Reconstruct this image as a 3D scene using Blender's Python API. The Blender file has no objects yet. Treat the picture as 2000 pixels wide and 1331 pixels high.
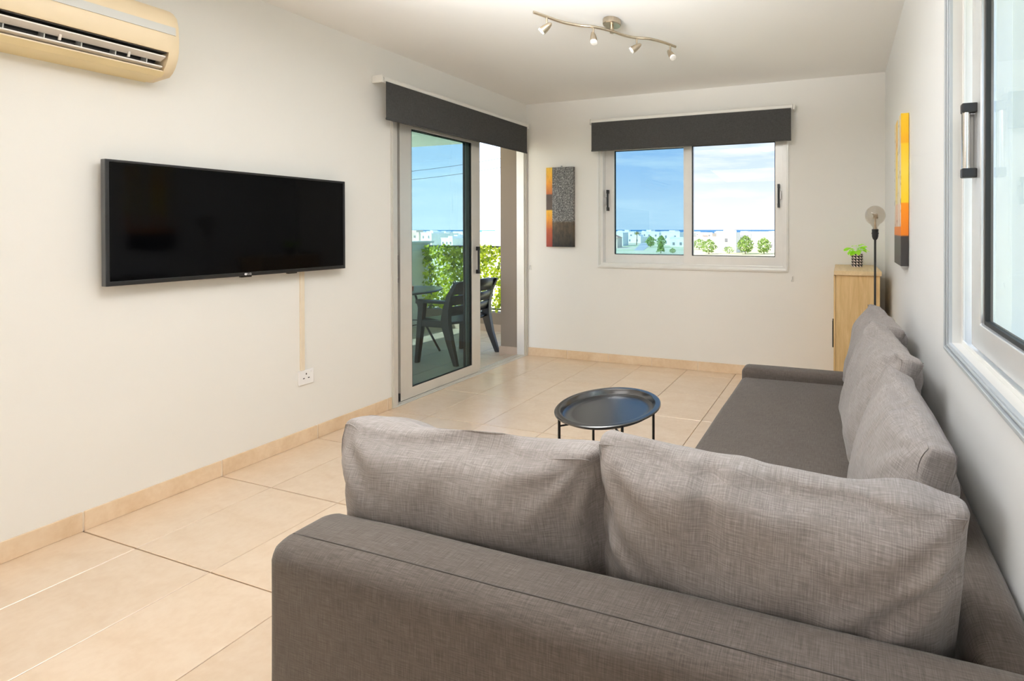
import bpy, bmesh, math, random
from mathutils import Vector, Matrix, noise, Euler

SC = bpy.context.scene
COL = SC.collection
PI = math.pi

# ------------------------------------------------------------------ room figures (metres)
XL, XR, YB, YF, ZC = -3.072, 0.328, 3.948, -4.4, 2.535
TILE = 0.45
TX0, TY0 = -3.149, 1.105          # tile grid origin
BF = -0.02                        # balcony floor level
GZ = -7.0                         # street level outside

# ------------------------------------------------------------------ camera
cam_data = bpy.data.cameras.new('camera')
cam = bpy.data.objects.new('camera', cam_data)
COL.objects.link(cam)
r_ = Vector((0.95904, 0.28326, -0.0006)); u_ = Vector((-0.00104, 0.00564, 0.99998)); f_ = Vector((-0.28326, 0.95903, -0.0057))
cam.matrix_world = Matrix(((r_.x, u_.x, -f_.x, 0), (r_.y, u_.y, -f_.y, 0), (r_.z, u_.z, -f_.z, 1.26891), (0, 0, 0, 1)))
cam_data.sensor_width = 36.0
cam_data.sensor_fit = 'HORIZONTAL'
cam_data.lens = 897.2855 * 36 / 2000
cam_data.shift_x = (1000 - 1380.64) / 2000
cam_data.shift_y = (454.24 - 665.5) / 2000
cam_data.clip_end = 60000
cam_data.clip_start = 0.02
SC.camera = cam

# ------------------------------------------------------------------ sky
world = bpy.data.worlds.new('world'); SC.world = world
world.use_nodes = True
wn, wl = world.node_tree.nodes, world.node_tree.links
wn.clear()
w_out = wn.new('ShaderNodeOutputWorld'); w_bg = wn.new('ShaderNodeBackground')
w_tc = wn.new('ShaderNodeTexCoord'); w_sep = wn.new('ShaderNodeSeparateXYZ')
w_ramp = wn.new('ShaderNodeValToRGB')
w_map = wn.new('ShaderNodeMapping'); w_noise = wn.new('ShaderNodeTexNoise'); w_cr = wn.new('ShaderNodeValToRGB')
w_mix = wn.new('ShaderNodeMixRGB')
wl.new(w_tc.outputs['Generated'], w_sep.inputs[0]); wl.new(w_sep.outputs['Z'], w_ramp.inputs[0])
e = w_ramp.color_ramp.elements
e[0].position = 0.0; e[0].color = (0.86, 0.92, 1.0, 1)
e[1].position = 1.0; e[1].color = (0.16, 0.34, 0.78, 1)
for p_, c_ in ((0.05, (0.84, 0.90, 1.0, 1)), (0.13, (0.62, 0.76, 0.98, 1)), (0.30, (0.42, 0.62, 0.96, 1))):
    q_ = e.new(p_); q_.color = c_
wl.new(w_tc.outputs['Generated'], w_map.inputs[0]); w_map.inputs['Scale'].default_value = (3.0, 3.0, 22.0)
w_map.inputs['Location'].default_value = (0.35, 0.1, 0.4)
wl.new(w_map.outputs[0], w_noise.inputs['Vector']); w_noise.inputs['Scale'].default_value = 1.3
w_noise.inputs['Detail'].default_value = 6; w_noise.inputs['Roughness'].default_value = 0.6
wl.new(w_noise.outputs['Fac'], w_cr.inputs[0])
w_cr.color_ramp.elements[0].position = 0.48; w_cr.color_ramp.elements[0].color = (0, 0, 0, 1)
w_cr.color_ramp.elements[1].position = 0.72; w_cr.color_ramp.elements[1].color = (0.9, 0.9, 0.9, 1)
wl.new(w_cr.outputs[0], w_mix.inputs[0]); wl.new(w_ramp.outputs[0], w_mix.inputs[1]); w_mix.inputs[2].default_value = (1.0, 1.02, 1.05, 1)
wl.new(w_mix.outputs[0], w_bg.inputs[0]); w_bg.inputs[1].default_value = 2.5
wl.new(w_bg.outputs[0], w_out.inputs[0])

# ------------------------------------------------------------------ sun
sun_d = bpy.data.lights.new('sun', 'SUN'); sun_d.energy = 12; sun_d.angle = 0.01; sun_d.color = (1, 0.95, 0.86)
sun = bpy.data.objects.new('sun', sun_d); COL.objects.link(sun)
sun.rotation_euler = Vector((0.40, 0.80, -0.85)).to_track_quat('-Z', 'Y').to_euler()

# ------------------------------------------------------------------ added area fills out of frame; the room has no such lamps
def area(name, loc, target, sx, sy, watt, col):
    d = bpy.data.lights.new(name, 'AREA'); d.shape = 'RECTANGLE'; d.size = sx; d.size_y = sy; d.energy = watt; d.color = col
    o = bpy.data.objects.new(name, d); COL.objects.link(o); o.location = loc
    o.rotation_euler = (Vector(target) - Vector(loc)).to_track_quat('-Z', 'Y').to_euler()
    return o
area('fill_overhead', (-1.20, 1.40, 2.50), (-1.10, 1.45, 0), 1.2, 0.5, 13, (0.98, 0.985, 1.0))
up_ = area('fill_upward', (-1.15, 0.75, 2.00), (-1.15, 1.04, 2.60), 1.2, 0.5, 74, (0.97, 0.985, 1.0)); up_.data.spread = math.radians(126)
area('fill_rear', (-1.4, -1.9, 2.50), (-1.4, -1.7, 0), 2.6, 2.0, 58, (1, 0.985, 0.97))

SC.view_settings.view_transform = 'Standard'
SC.view_settings.look = 'None'
SC.view_settings.gamma = 1
SC.view_settings.use_curve_mapping = False
SC.view_settings.exposure = 0.15
SC.cycles.use_denoising = True
SC.cycles.max_bounces = 12
SC.cycles.diffuse_bounces = 6
SC.cycles.transparent_max_bounces = 24
SC.cycles.sample_clamp_indirect = 6.0
SC.cycles.caustics_reflective = False
SC.cycles.caustics_refractive = False

# ------------------------------------------------------------------ materials
class NT:
    def __init__(self, name):
        self.m = bpy.data.materials.new(name); self.m.use_nodes = True
        self.n = self.m.node_tree.nodes; self.l = self.m.node_tree.links
        self.b = self.n['Principled BSDF']; self.out = self.n['Material Output']
    def add(self, t, **kw):
        o = self.n.new('ShaderNode' + t)
        for k, v in kw.items():
            if k in o.inputs: o.inputs[k].default_value = v
            else: setattr(o, k, v)
        return o
    def link(self, a, b): self.l.new(a, b)
    def ramp(self, fac, stops, interp='LINEAR'):
        r = self.n.new('ShaderNodeValToRGB'); r.color_ramp.interpolation = interp
        el = r.color_ramp.elements
        el[0].position, el[0].color = stops[0][0], (*stops[0][1], 1)
        el[1].position, el[1].color = stops[-1][0], (*stops[-1][1], 1)
        for p, c in stops[1:-1]:
            q = el.new(p); q.color = (*c, 1)
        self.l.new(fac, r.inputs[0]); return r.outputs[0]
    def noise(self, vec, scale, detail=3, rough=0.5, dist=0.0):
        n = self.n.new('ShaderNodeTexNoise'); n.inputs['Scale'].default_value = scale
        n.inputs['Detail'].default_value = detail; n.inputs['Roughness'].default_value = rough; n.inputs['Distortion'].default_value = dist
        if vec is not None: self.l.new(vec, n.inputs['Vector'])
        return n.outputs['Fac']
    def mapping(self, vec, scale=(1, 1, 1), loc=(0, 0, 0), rot=(0, 0, 0)):
        m = self.n.new('ShaderNodeMapping'); self.l.new(vec, m.inputs[0])
        m.inputs['Scale'].default_value = scale; m.inputs['Location'].default_value = loc; m.inputs['Rotation'].default_value = rot
        return m.outputs[0]
    def coord(self, k='Object'):
        return self.n.new('ShaderNodeTexCoord').outputs[k]
    def math(self, op, a, b=None):
        m = self.n.new('ShaderNodeMath'); m.operation = op
        for i, v in enumerate((a, b)):
            if v is None: continue
            if isinstance(v, (int, float)): m.inputs[i].default_value = v
            else: self.l.new(v, m.inputs[i])
        return m.outputs[0]
    def mix(self, fac, a, b, mode='MIX'):
        m = self.n.new('ShaderNodeMixRGB'); m.blend_type = mode
        for i, v in enumerate((fac, a, b)):
            if isinstance(v, (int, float)): m.inputs[i].default_value = v
            elif isinstance(v, tuple): m.inputs[i].default_value = (*v, 1)
            else: self.l.new(v, m.inputs[i])
        return m.outputs[0]
    def sep(self, vec):
        s = self.n.new('ShaderNodeSeparateXYZ'); self.l.new(vec, s.inputs[0]); return s.outputs
    def base(self, c):
        if isinstance(c, tuple): self.b.inputs['Base Color'].default_value = (*c, 1)
        else: self.l.new(c, self.b.inputs['Base Color'])
    def bump(self, h, strength=0.2, dist=0.01):
        b = self.n.new('ShaderNodeBump'); b.inputs['Strength'].default_value = strength; b.inputs['Distance'].default_value = dist
        self.l.new(h, b.inputs['Height']); self.l.new(b.outputs[0], self.b.inputs['Normal'])
    def set(self, rough=None, metal=None, spec=None, ior=None, coat=None, coat_rough=None, trans=None):
        for k, v in (('Roughness', rough), ('Metallic', metal), ('Specular IOR Level', spec), ('IOR', ior), ('Coat Weight', coat),
                     ('Coat Roughness', coat_rough), ('Transmission Weight', trans)):
            if v is not None: self.b.inputs[k].default_value = v

def plain(name, col, rough=0.5, metal=0.0, spec=None, ior=None, coat=None, var=0.04, vscale=9.0):
    """procedural plain paint / plastic / metal: base colour with a faint mottling"""
    t = NT(name)
    n = t.noise(t.coord(), vscale, 3)
    lo = tuple(max(0, c * (1 - var)) for c in col); hi = tuple(min(1, c * (1 + var)) for c in col)
    t.base(t.ramp(n, [(0.3, lo), (0.7, hi)])); t.set(rough, metal, spec, ior, coat)
    return t.m

def paint(name, col):
    t = NT(name); n = t.noise(t.coord(), 1.4, 4)
    t.base(t.ramp(n, [(0.3, tuple(c * 0.985 for c in col)), (0.7, col)])); t.set(0.7, spec=0.25)
    t.bump(t.noise(t.coord(), 260, 2), 0.05, 0.002); return t.m

def tile_mat(name, base, warm, rough, ior):
    t = NT(name); oi = t.add('ObjectInfo')
    off = t.add('Combine' + 'XYZ'); t.link(t.math('MULTIPLY', oi.outputs['Random'], 37.0), off.inputs[0]); t.link(t.math('MULTIPLY', oi.outputs['Random'], 91.0), off.inputs[1])
    va = t.add('VectorMath', operation='ADD'); t.link(t.coord(), va.inputs[0]); t.link(off.outputs[0], va.inputs[1])
    n1 = t.noise(t.mapping(va.outputs[0], (3, 7, 3)), 1.6, 5, 0.62, 0.6); n2 = t.noise(va.outputs[0], 45, 4)
    c = t.ramp(n1, [(0.3, warm), (0.62, base)])
    c = t.mix(0.12, c, t.ramp(n2, [(0.35, (0.45, 0.33, 0.2)), (0.65, (1, 0.95, 0.85))]), 'SOFT_LIGHT')
    v = t.math('ADD', t.math('MULTIPLY', oi.outputs['Random'], 0.08), 0.95)
    hs = t.add('HueSaturation'); t.link(v, hs.inputs['Value']); t.link(c, hs.inputs['Color'])
    t.base(hs.outputs[0]); t.set(rough, ior=ior); t.bump(n2, 0.04, 0.002); return t.m

def fabric(name, dark, mid, light):
    t = NT(name); uv = t.coord('UV')
    a = t.noise(t.mapping(uv, (24, 480, 1)), 1.0, 3, 0.6); b = t.noise(t.mapping(uv, (480, 24, 1), (3, 7, 0)), 1.0, 3, 0.6)
    big = t.noise(uv, 5.0, 3)
    s = t.math('ADD', t.math('MULTIPLY', a, 0.5), t.math('MULTIPLY', b, 0.5))
    s = t.math('ADD', s, t.math('MULTIPLY', t.math('SUBTRACT', big, 0.5), 0.12))
    t.base(t.ramp(s, [(0.32, dark), (0.5, mid), (0.68, light)])); t.set(0.85, spec=0.2)
    t.b.inputs['Sheen Weight'].default_value = 0.15
    t.bump(s, 0.35, 0.003); return t.m

def glass_mat(name, tint, ior=1.45):
    t = NT(name); t.n.remove(t.b)
    tr = t.add('BsdfTransparent'); tr.inputs[0].default_value = (*tint, 1)
    gl = t.add('BsdfGlossy'); gl.inputs['Roughness'].default_value = 0.0; gl.inputs[0].default_value = (1, 1, 1, 1)
    fr = t.add('Fresnel'); fr.inputs[0].default_value = ior
    ns = t.noise(t.coord(), 3.0, 2)
    front = t.math('SUBTRACT', 1.0, t.add('NewGeometry').outputs['Backfacing'])
    k = t.math('MULTIPLY', t.math('MULTIPLY', fr.outputs[0], front), t.math('ADD', 0.9, t.math('MULTIPLY', ns, 0.1)))
    mx = t.add('MixShader'); t.link(k, mx.inputs[0]); t.link(tr.outputs[0], mx.inputs[1]); t.link(gl.outputs[0], mx.inputs[2])
    t.link(mx.outputs[0], t.out.inputs[0]); return t.m

def wood(name, lo, hi, axis_scale):
    t = NT(name); v = t.mapping(t.coord(), axis_scale)
    n = t.noise(v, 1.0, 6, 0.65, 0.8); n2 = t.noise(t.mapping(t.coord(), tuple(s * 5 for s in axis_scale)), 1.0, 3)
    s = t.math('ADD', t.math('MULTIPLY', n, 0.7), t.math('MULTIPLY', n2, 0.3))
    t.base(t.ramp(s, [(0.3, lo), (0.68, hi)])); t.set(0.45); t.bump(s, 0.08, 0.003); return t.m

def leaf_mat(name, lo, hi, sat_tr):
    t = NT(name); g = t.add('NewGeometry')
    n = t.noise(t.coord(), 7.0, 3); f = t.math('ADD', t.math('MULTIPLY', g.outputs['Random Per Island'], 0.7), t.math('MULTIPLY', n, 0.3))
    c = t.ramp(f, [(0.15, lo), (0.85, hi)]); t.base(c); t.set(0.45)
    tl = t.add('BsdfTranslucent'); t.link(t.mix(1.0, c, sat_tr, 'MULTIPLY'), tl.inputs[0])
    mx = t.add('AddShader'); t.link(t.b.outputs[0], mx.inputs[0]); t.link(tl.outputs[0], mx.inputs[1]); t.link(mx.outputs[0], t.out.inputs[0])
    return t.m

M = {}
M['wall'] = paint('wall_paint', (0.85, 0.843, 0.808))
M['wall_daylit'] = paint('wall_paint_daylit', (0.81, 0.82, 0.82))  # cool daylight on the right wall put into its paint colour
M['ceiling'] = paint('ceiling_paint', (0.90, 0.895, 0.875))
M['tile'] = tile_mat('floor_tile', (0.71, 0.56, 0.42), (0.65, 0.49, 0.345), 0.29, 2.3)
M['base_tile'] = tile_mat('baseboard_tile', (0.76, 0.60, 0.43), (0.66, 0.49, 0.32), 0.35, 1.5)
M['grout'] = plain('grout', (0.42, 0.31, 0.19), 0.9)
M['grout_pale'] = plain('pale_grout', (0.82, 0.72, 0.60), 0.9)
M['balc_tile'] = tile_mat('balcony_tile', (0.50, 0.42, 0.35), (0.44, 0.36, 0.29), 0.4, 1.5)
M['render'] = paint('taupe_render', (0.25, 0.205, 0.165))
M['render_white'] = paint('white_render', (0.82, 0.80, 0.76))
M['kerb_tile'] = plain('kerb_tile', (0.46, 0.36, 0.28), 0.6)
M['alu'] = plain('aluminium_profile', (0.71, 0.69, 0.65), 0.33, 0.35, var=0.02)
M['alu_white'] = plain('white_aluminium_profile', (0.84, 0.84, 0.82), 0.3, 0.15, var=0.02)
M['alu_sky'] = plain('sky_tinted_profile', (0.60, 0.65, 0.69), 0.42, 0.45, var=0.02)  # blue of the reflected sky put into the aluminium colour
M['alu_mid'] = plain('pale_anodised_profile', (0.76, 0.78, 0.79), 0.25, 0.5, var=0.02)
M['gasket'] = plain('rubber_gasket', (0.012, 0.013, 0.013), 0.6)
M['black'] = plain('black_plastic', (0.012, 0.013, 0.015), 0.38)
M['latch'] = plain('latch_grey', (0.45, 0.45, 0.45), 0.35, 0.5)
M['chrome'] = plain('chrome', (0.75, 0.74, 0.72), 0.2, 1.0, var=0.02)
M['glass_green'] = glass_mat('green_tinted_glass', (0.495, 0.61, 0.625))
M['glass_blue'] = glass_mat('blue_tinted_glass', (0.42, 0.535, 0.59))
M['glass_clear'] = glass_mat('clear_glass', (0.985, 0.99, 0.99))
M['glass_mint'] = glass_mat('mint_glass', (0.86, 0.90, 0.89))
M['glass_dimmed'] = glass_mat('view_dimming_glass', (0.66, 0.66, 0.665))  # neutral tint added to dim the bright view through this pane
M['blind'] = None
t = NT('blind_fabric'); uv = t.coord(); a = t.noise(t.mapping(uv, (60, 60, 900)), 1, 2); b = t.noise(t.mapping(uv, (900, 900, 60)), 1, 2)
s = t.math('ADD', t.math('MULTIPLY', a, .5), t.math('MULTIPLY', b, .5))
t.base(t.ramp(s, [(0.35, (0.045, 0.045, 0.044)), (0.65, (0.090, 0.090, 0.088))])); t.set(0.85, spec=0.15); M['blind'] = t.m
M['white_plastic'] = plain('white_plastic', (0.86, 0.85, 0.81), 0.35, var=0.02)
M['white_bright'] = plain('socket_white', (0.90, 0.90, 0.90), 0.3, var=0.02)
M['conduit'] = plain('beige_trunking', (0.80, 0.70, 0.55), 0.5)
M['ac_body'] = plain('aged_cream_plastic', (0.80, 0.66, 0.45), 0.4, var=0.02)
M['ac_stripe'] = plain('grey_stripe', (0.60, 0.60, 0.57), 0.35, var=0.02)
M['ac_under'] = plain('yellowed_plastic', (0.80, 0.66, 0.38), 0.45, var=0.03)
M['ac_dark'] = plain('duct_dark', (0.03, 0.026, 0.022), 0.7)
M['ac_vane'] = plain('vane_white', (0.82, 0.78, 0.73), 0.4, var=0.02)
M['tv_bezel'] = plain('tv_bezel', (0.010, 0.010, 0.011), 0.3)
M['tv_screen'] = plain('tv_screen', (0.001, 0.001, 0.0013), 0.06, ior=1.22)
M['nickel'] = plain('brushed_nickel', (0.56, 0.48, 0.37), 0.28, 1.0, var=0.06, vscale=40)
M['lamp_face'] = plain('frosted_bulb', (0.88, 0.87, 0.83), 0.25, var=0.02)
M['tray'] = plain('black_powder_coat', (0.010, 0.011, 0.013), 0.24, ior=2.0, var=0.1, vscale=60)
M['black_metal'] = plain('black_metal', (0.012, 0.012, 0.012), 0.45)
M['oak'] = wood('oak_veneer', (0.58, 0.37, 0.15), (0.80, 0.57, 0.29), (38, 38, 2.6))
M['oak_top'] = wood('oak_veneer_top', (0.60, 0.42, 0.21), (0.80, 0.61, 0.36), (38, 2.6, 38))
M['sofa'] = fabric('sofa_linen', (0.046, 0.036, 0.029), (0.081, 0.066, 0.056), (0.126, 0.106, 0.092))
M['cushion'] = fabric('cushion_linen_lifted', (0.142, 0.124, 0.116), (0.232, 0.207, 0.196), (0.340, 0.309, 0.295))  # same linen as the sofa, lightened to make up for missing light
M['seam'] = plain('seam_thread', (0.060, 0.051, 0.045), 0.9)
M['soil'] = plain('soil', (0.05, 0.035, 0.02), 0.95)
M['leaf'] = leaf_mat('pot_plant_leaf', (0.16, 0.38, 0.02), (0.38, 0.62, 0.06), (0.9, 1.0, 0.3))
M['ivy'] = leaf_mat('ivy_leaf', (0.075, 0.13, 0.005), (0.44, 0.47, 0.025), (1.0, 1.0, 0.3))
M['petal'] = plain('white_petal', (0.85, 0.80, 0.74), 0.7)
M['tree'] = leaf_mat('tree_leaf', (0.10, 0.22, 0.03), (0.34, 0.46, 0.10), (0.3, 0.3, 0.1))
M['trunk'] = plain('bark', (0.22, 0.15, 0.09), 0.9)
M['palm'] = leaf_mat('palm_leaf', (0.30, 0.26, 0.08), (0.50, 0.44, 0.16), (0.3, 0.3, 0.1))
M['house'] = plain('white_stucco', (0.90, 0.89, 0.86), 0.8, var=0.03, vscale=0.2)
M['house_warm'] = plain('cream_stucco', (0.86, 0.72, 0.58), 0.8, var=0.03, vscale=0.2)
M['house_win'] = plain('far_window', (0.28, 0.28, 0.30), 0.3)
M['roof'] = plain('terracotta', (0.62, 0.36, 0.24), 0.8)
M['road'] = plain('pale_asphalt', (0.55, 0.54, 0.53), 0.9)
M['cable'] = plain('cable', (0.05, 0.05, 0.05), 0.6)
M['juice'] = plain('orange_drink', (0.75, 0.10, 0.02), 0.2)
M['chair'] = plain('black_resin', (0.014, 0.016, 0.020), 0.33, ior=1.6)
M['rail'] = plain('dark_rail', (0.05, 0.055, 0.055), 0.4)
t = NT('dry_field'); n = t.noise(t.coord(), 0.045, 6, 0.6)
t.base(t.ramp(n, [(0.3, (0.50, 0.58, 0.26)), (0.5, (0.78, 0.72, 0.46)), (0.7, (0.80, 0.66, 0.46))])); t.set(0.95); M['field'] = t.m
t = NT('sea_water'); n = t.noise(t.mapping(t.coord(), (0.004, 0.02, 1)), 1, 4)
t.base(t.ramp(n, [(0.3, (0.015, 0.16, 0.34)), (0.7, (0.03, 0.23, 0.42))])); t.set(0.5, spec=0.2); M['sea'] = t.m

# smoke-grey bulb glass
t = NT('smoked_bulb_glass'); t.n.remove(t.b)
tr = t.add('BsdfTransparent'); tr.inputs[0].default_value = (0.80, 0.77, 0.73, 1)
gl = t.add('BsdfGlossy'); gl.inputs['Roughness'].default_value = 0.02; gl.inputs[0].default_value = (1, 1, 1, 1)
fr = t.add('Fresnel'); fr.inputs[0].default_value = 1.6
fk = t.math('MULTIPLY', fr.outputs[0], t.math('SUBTRACT', 1.0, t.add('NewGeometry').outputs['Backfacing']))
mx = t.add('MixShader'); t.link(t.math('MULTIPLY', fk, t.math('ADD', 0.9, t.math('MULTIPLY', t.noise(t.coord(), 9, 2), 0.2))), mx.inputs[0])
t.link(tr.outputs[0], mx.inputs[1]); t.link(gl.outputs[0], mx.inputs[2]); t.link(mx.outputs[0], t.out.inputs[0]); M['bulb'] = t.m

# abstract canvas on the back wall (x, z in 0..1 over the canvas)
t = NT('abstract_canvas'); o = t.sep(t.coord('Generated')); gx, gz = o[0], o[2]
strip = t.ramp(gz, [(0.0, (0.30, 0.03, 0.015)), (0.22, (0.52, 0.10, 0.01)), (0.36, (0.85, 0.36, 0.01)), (0.455, (0.90, 0.50, 0.01)), (0.47, (0.11, 0.07, 0.045)), (0.655, (0.10, 0.065, 0.04)),
                        (0.67, (0.55, 0.14, 0.02)), (0.80, (0.88, 0.36, 0.01)), (1.0, (0.92, 0.56, 0.02))])
wn_ = t.noise(t.mapping(t.coord(), (95, 95, 80)), 1, 4, 0.75)
grey = t.ramp(wn_, [(0.38, (0.03, 0.03, 0.028)), (0.52, (0.16, 0.155, 0.145)), (0.66, (0.46, 0.45, 0.42))])
dk = t.noise(t.mapping(t.coord(), (30, 30, 12)), 1, 5, 0.7)
low = t.mix(t.ramp(gz, [(0.0, (0, 0, 0)), (0.33, (1, 1, 1))]), t.ramp(dk, [(0.35, (0.004, 0.003, 0.002)), (0.7, (0.028, 0.018, 0.010))]), t.ramp(dk, [(0.35, (0.05, 0.035, 0.018)), (0.7, (0.17, 0.12, 0.06))]))
edge_z = t.math('ADD', gz, t.math('MULTIPLY', t.math('SUBTRACT', dk, 0.5), 0.06))
right = t.mix(t.ramp(edge_z, [(0.305, (0, 0, 0)), (0.33, (1, 1, 1))]), low, grey)
t.base(t.mix(t.ramp(gx, [(0.225, (0, 0, 0)), (0.235, (1, 1, 1))]), t.mix(0.35, strip, t.ramp(dk, [(0.3, (0.25, 0.2, 0.2)), (0.6, (1, 1, 1))]), 'MULTIPLY'), right)); t.set(0.4); M['canvas_grey'] = t.m
# birch canvas on the right wall
t = NT('birch_canvas'); o = t.sep(t.coord('Generated')); gx, gy, gz = o
bg = t.ramp(gz, [(0.0, (0.030, 0.027, 0.027)), (0.195, (0.040, 0.033, 0.030)), (0.205, (0.72, 0.19, 0.005)), (0.41, (0.92, 0.30, 0.005)), (0.42, (0.95, 0.66, 0.02)), (0.62, (0.95, 0.70, 0.08)), (0.80, (0.95, 0.62, 0.02)), (0.81, (0.90, 0.45, 0.01)), (0.9, (0.93, 0.55, 0.01)), (1.0, (0.95, 0.60, 0.02))])
bt = t.noise(t.mapping(t.coord(), (0, 26, 0.8), (0, 2.3, 0)), 1, 2); bs = t.noise(t.mapping(t.coord(), (0, 30, 22)), 1, 4)
trunk = t.ramp(bs, [(0.34, (0.12, 0.12, 0.10)), (0.42, (0.74, 0.74, 0.66))])
msk = t.math('MULTIPLY', t.math('GREATER_THAN', bt, 0.48), t.math('MULTIPLY', t.math('GREATER_THAN', gz, 0.26), t.math('LESS_THAN', gx, 0.02)))
t.base(t.mix(msk, bg, trunk)); t.set(0.4); M['canvas_birch'] = t.m
# printed pot: rows of small triangles
t = NT('triangle_print_pot'); o = t.sep(t.coord('UV')); fu = t.math('FRACT', t.math('MULTIPLY', o[0], 11)); fv = t.math('FRACT', t.math('MULTIPLY', o[1], 4.6))
tri = t.math('GREATER_THAN', t.math('ADD', fu, fv), 0.85)
t.base(t.mix(tri, (0.80, 0.70, 0.66), (0.012, 0.011, 0.012))); t.set(0.5); M['pot'] = t.m

# ------------------------------------------------------------------ mesh helpers
class MB:
    def __init__(self): self.v = []; self.f = []; self.uv = None
    def add(self, vs, fs):
        o = len(self.v); self.v += [Vector(p) for p in vs]; self.f += [tuple(i + o for i in f) for f in fs]; return self
    def box(self, x0, x1, y0, y1, z0, z1):
        return self.add([(x0, y0, z0), (x1, y0, z0), (x1, y1, z0), (x0, y1, z0), (x0, y0, z1), (x1, y0, z1), (x1, y1, z1), (x0, y1, z1)],
                        [(0, 3, 2, 1), (4, 5, 6, 7), (0, 1, 5, 4), (1, 2, 6, 5), (2, 3, 7, 6), (3, 0, 4, 7)])
    def tube(self, pts, r, seg=10, caps=True, flat=None):
        pts = [Vector(p) for p in pts]; n = len(pts); rs = r if isinstance(r, (list, tuple)) else [r] * n
        o = len(self.v); up = None
        for i, p in enumerate(pts):
            d = (pts[min(i + 1, n - 1)] - pts[max(i - 1, 0)]).normalized()
            if up is None:
                up = Vector((0, 0, 1)) if abs(d.z) < 0.9 else Vector((1, 0, 0))
            s = d.cross(up).normalized(); up = s.cross(d).normalized()
            for k in range(seg):
                a = 2 * PI * k / seg
                self.v.append(p + s * math.cos(a) * rs[i] * (flat[0] if flat else 1) + up * math.sin(a) * rs[i] * (flat[1] if flat else 1))
        for i in range(n - 1):
            for k in range(seg):
                a, b = o + i * seg + k, o + i * seg + (k + 1) % seg
                self.f.append((a, b, b + seg, a + seg))
        if caps:
            self.f.append(tuple(o + k for k in reversed(range(seg)))); self.f.append(tuple(o + (n - 1) * seg + k for k in range(seg)))
        return self
    def loop_tube(self, pts, r, seg=6):
        pts = [Vector(p) for p in pts]; n = len(pts); o = len(self.v); up = Vector((0.13, 0.21, 0.97)).normalized()
        for i, p in enumerate(pts):
            d = (pts[(i + 1) % n] - pts[i - 1]).normalized()
            s = d.cross(up)
            s = s.normalized() if s.length > 1e-4 else Vector((1, 0, 0)); w = s.cross(d).normalized()
            for k in range(seg):
                a = 2 * PI * k / seg; self.v.append(p + s * math.cos(a) * r + w * math.sin(a) * r)
        for i in range(n):
            for k in range(seg):
                a, b = o + i * seg + k, o + i * seg + (k + 1) % seg; c, d2 = o + ((i + 1) % n) * seg + k, o + ((i + 1) % n) * seg + (k + 1) % seg
                self.f.append((a, b, d2, c))
        return self
    def lathe(self, prof, mat=None, seg=32, cap0=True, cap1=True):
        o = len(self.v); mat = mat or Matrix.Identity(4); n = len(prof)
        for r, z in prof:
            for k in range(seg):
                a = 2 * PI * k / seg; self.v.append(mat @ Vector((r * math.cos(a), r * math.sin(a), z)))
        for i in range(n - 1):
            for k in range(seg):
                a, b = o + i * seg + k, o + i * seg + (k + 1) % seg; self.f.append((a, b, b + seg, a + seg))
        if cap0: self.f.append(tuple(o + k for k in reversed(range(seg))))
        if cap1: self.f.append(tuple(o + (n - 1) * seg + k for k in range(seg)))
        return self
    def ring(self, u0, u1, v0, v1, w, n0, n1, tf):
        """picture-frame ring; w = (left, right, bottom, top) widths, tf maps (u, v, n) to the room"""
        wl_, wr, wb, wt = w if isinstance(w, tuple) else (w,) * 4
        O = [(u0, v0), (u1, v0), (u1, v1), (u0, v1)]; I = [(u0 + wl_, v0 + wb), (u1 - wr, v0 + wb), (u1 - wr, v1 - wt), (u0 + wl_, v1 - wt)]
        vs = [tf(*p, n1) for p in O] + [tf(*p, n1) for p in I] + [tf(*p, n0) for p in O] + [tf(*p, n0) for p in I]
        fs = []
        for i in range(4):
            j = (i + 1) % 4
            fs += [(i, j, 4 + j, 4 + i), (8 + i, 12 + i, 12 + j, 8 + j), (i, 8 + i, 8 + j, j), (4 + i, 4 + j, 12 + j, 12 + i)]
        return self.add(vs, fs)
    def prism(self, prof, a0, a1, tf):
        n = len(prof)
        return self.add([tf(p[0], p[1], a0) for p in prof] + [tf(p[0], p[1], a1) for p in prof],
                        [tuple(range(n)), tuple(reversed(range(n, 2 * n)))] + [(i, i + n, (i + 1) % n + n, (i + 1) % n) for i in range(n)])

def mesh_of(name, mb, mat, smooth=None, bevel=0, off=(0, 0, 0), bseg=2):
    me = bpy.data.meshes.new(name); o = Vector(off)
    me.from_pydata([v - o for v in mb.v], [], mb.f)
    bm = bmesh.new(); bm.from_mesh(me)
    bmesh.ops.recalc_face_normals(bm, faces=bm.faces)
    if bevel:
        es = [e_ for e_ in bm.edges if len(e_.link_faces) == 2 and e_.calc_face_angle(0) > 0.6]
        bmesh.ops.bevel(bm, geom=es, offset=bevel, segments=bseg, profile=0.6, affect='EDGES', clamp_overlap=True)
    bm.to_mesh(me); bm.free()
    if mat: me.materials.append(mat)
    if smooth is not None:
        me.polygons.foreach_set('use_smooth', [True] * len(me.polygons))
        if smooth < 180: me.set_sharp_from_angle(angle=math.radians(smooth))
    return me

def root_off(p):
    while p.parent: p = p.parent
    return p.location

def part(name, mb, mat, parent, smooth=None, bevel=0, label=None, bseg=2):
    off = root_off(parent)
    ob = bpy.data.objects.new(name, mesh_of(name, mb, mat, smooth, bevel, off, bseg)); COL.objects.link(ob); ob.parent = parent
    if label: ob['label'] = label
    return ob

def tag(o, label, cat, group=None, kind=None):
    if label: o['label'] = label
    if cat: o['category'] = cat
    if group: o['group'] = group
    if kind: o['kind'] = kind
    return o

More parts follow.
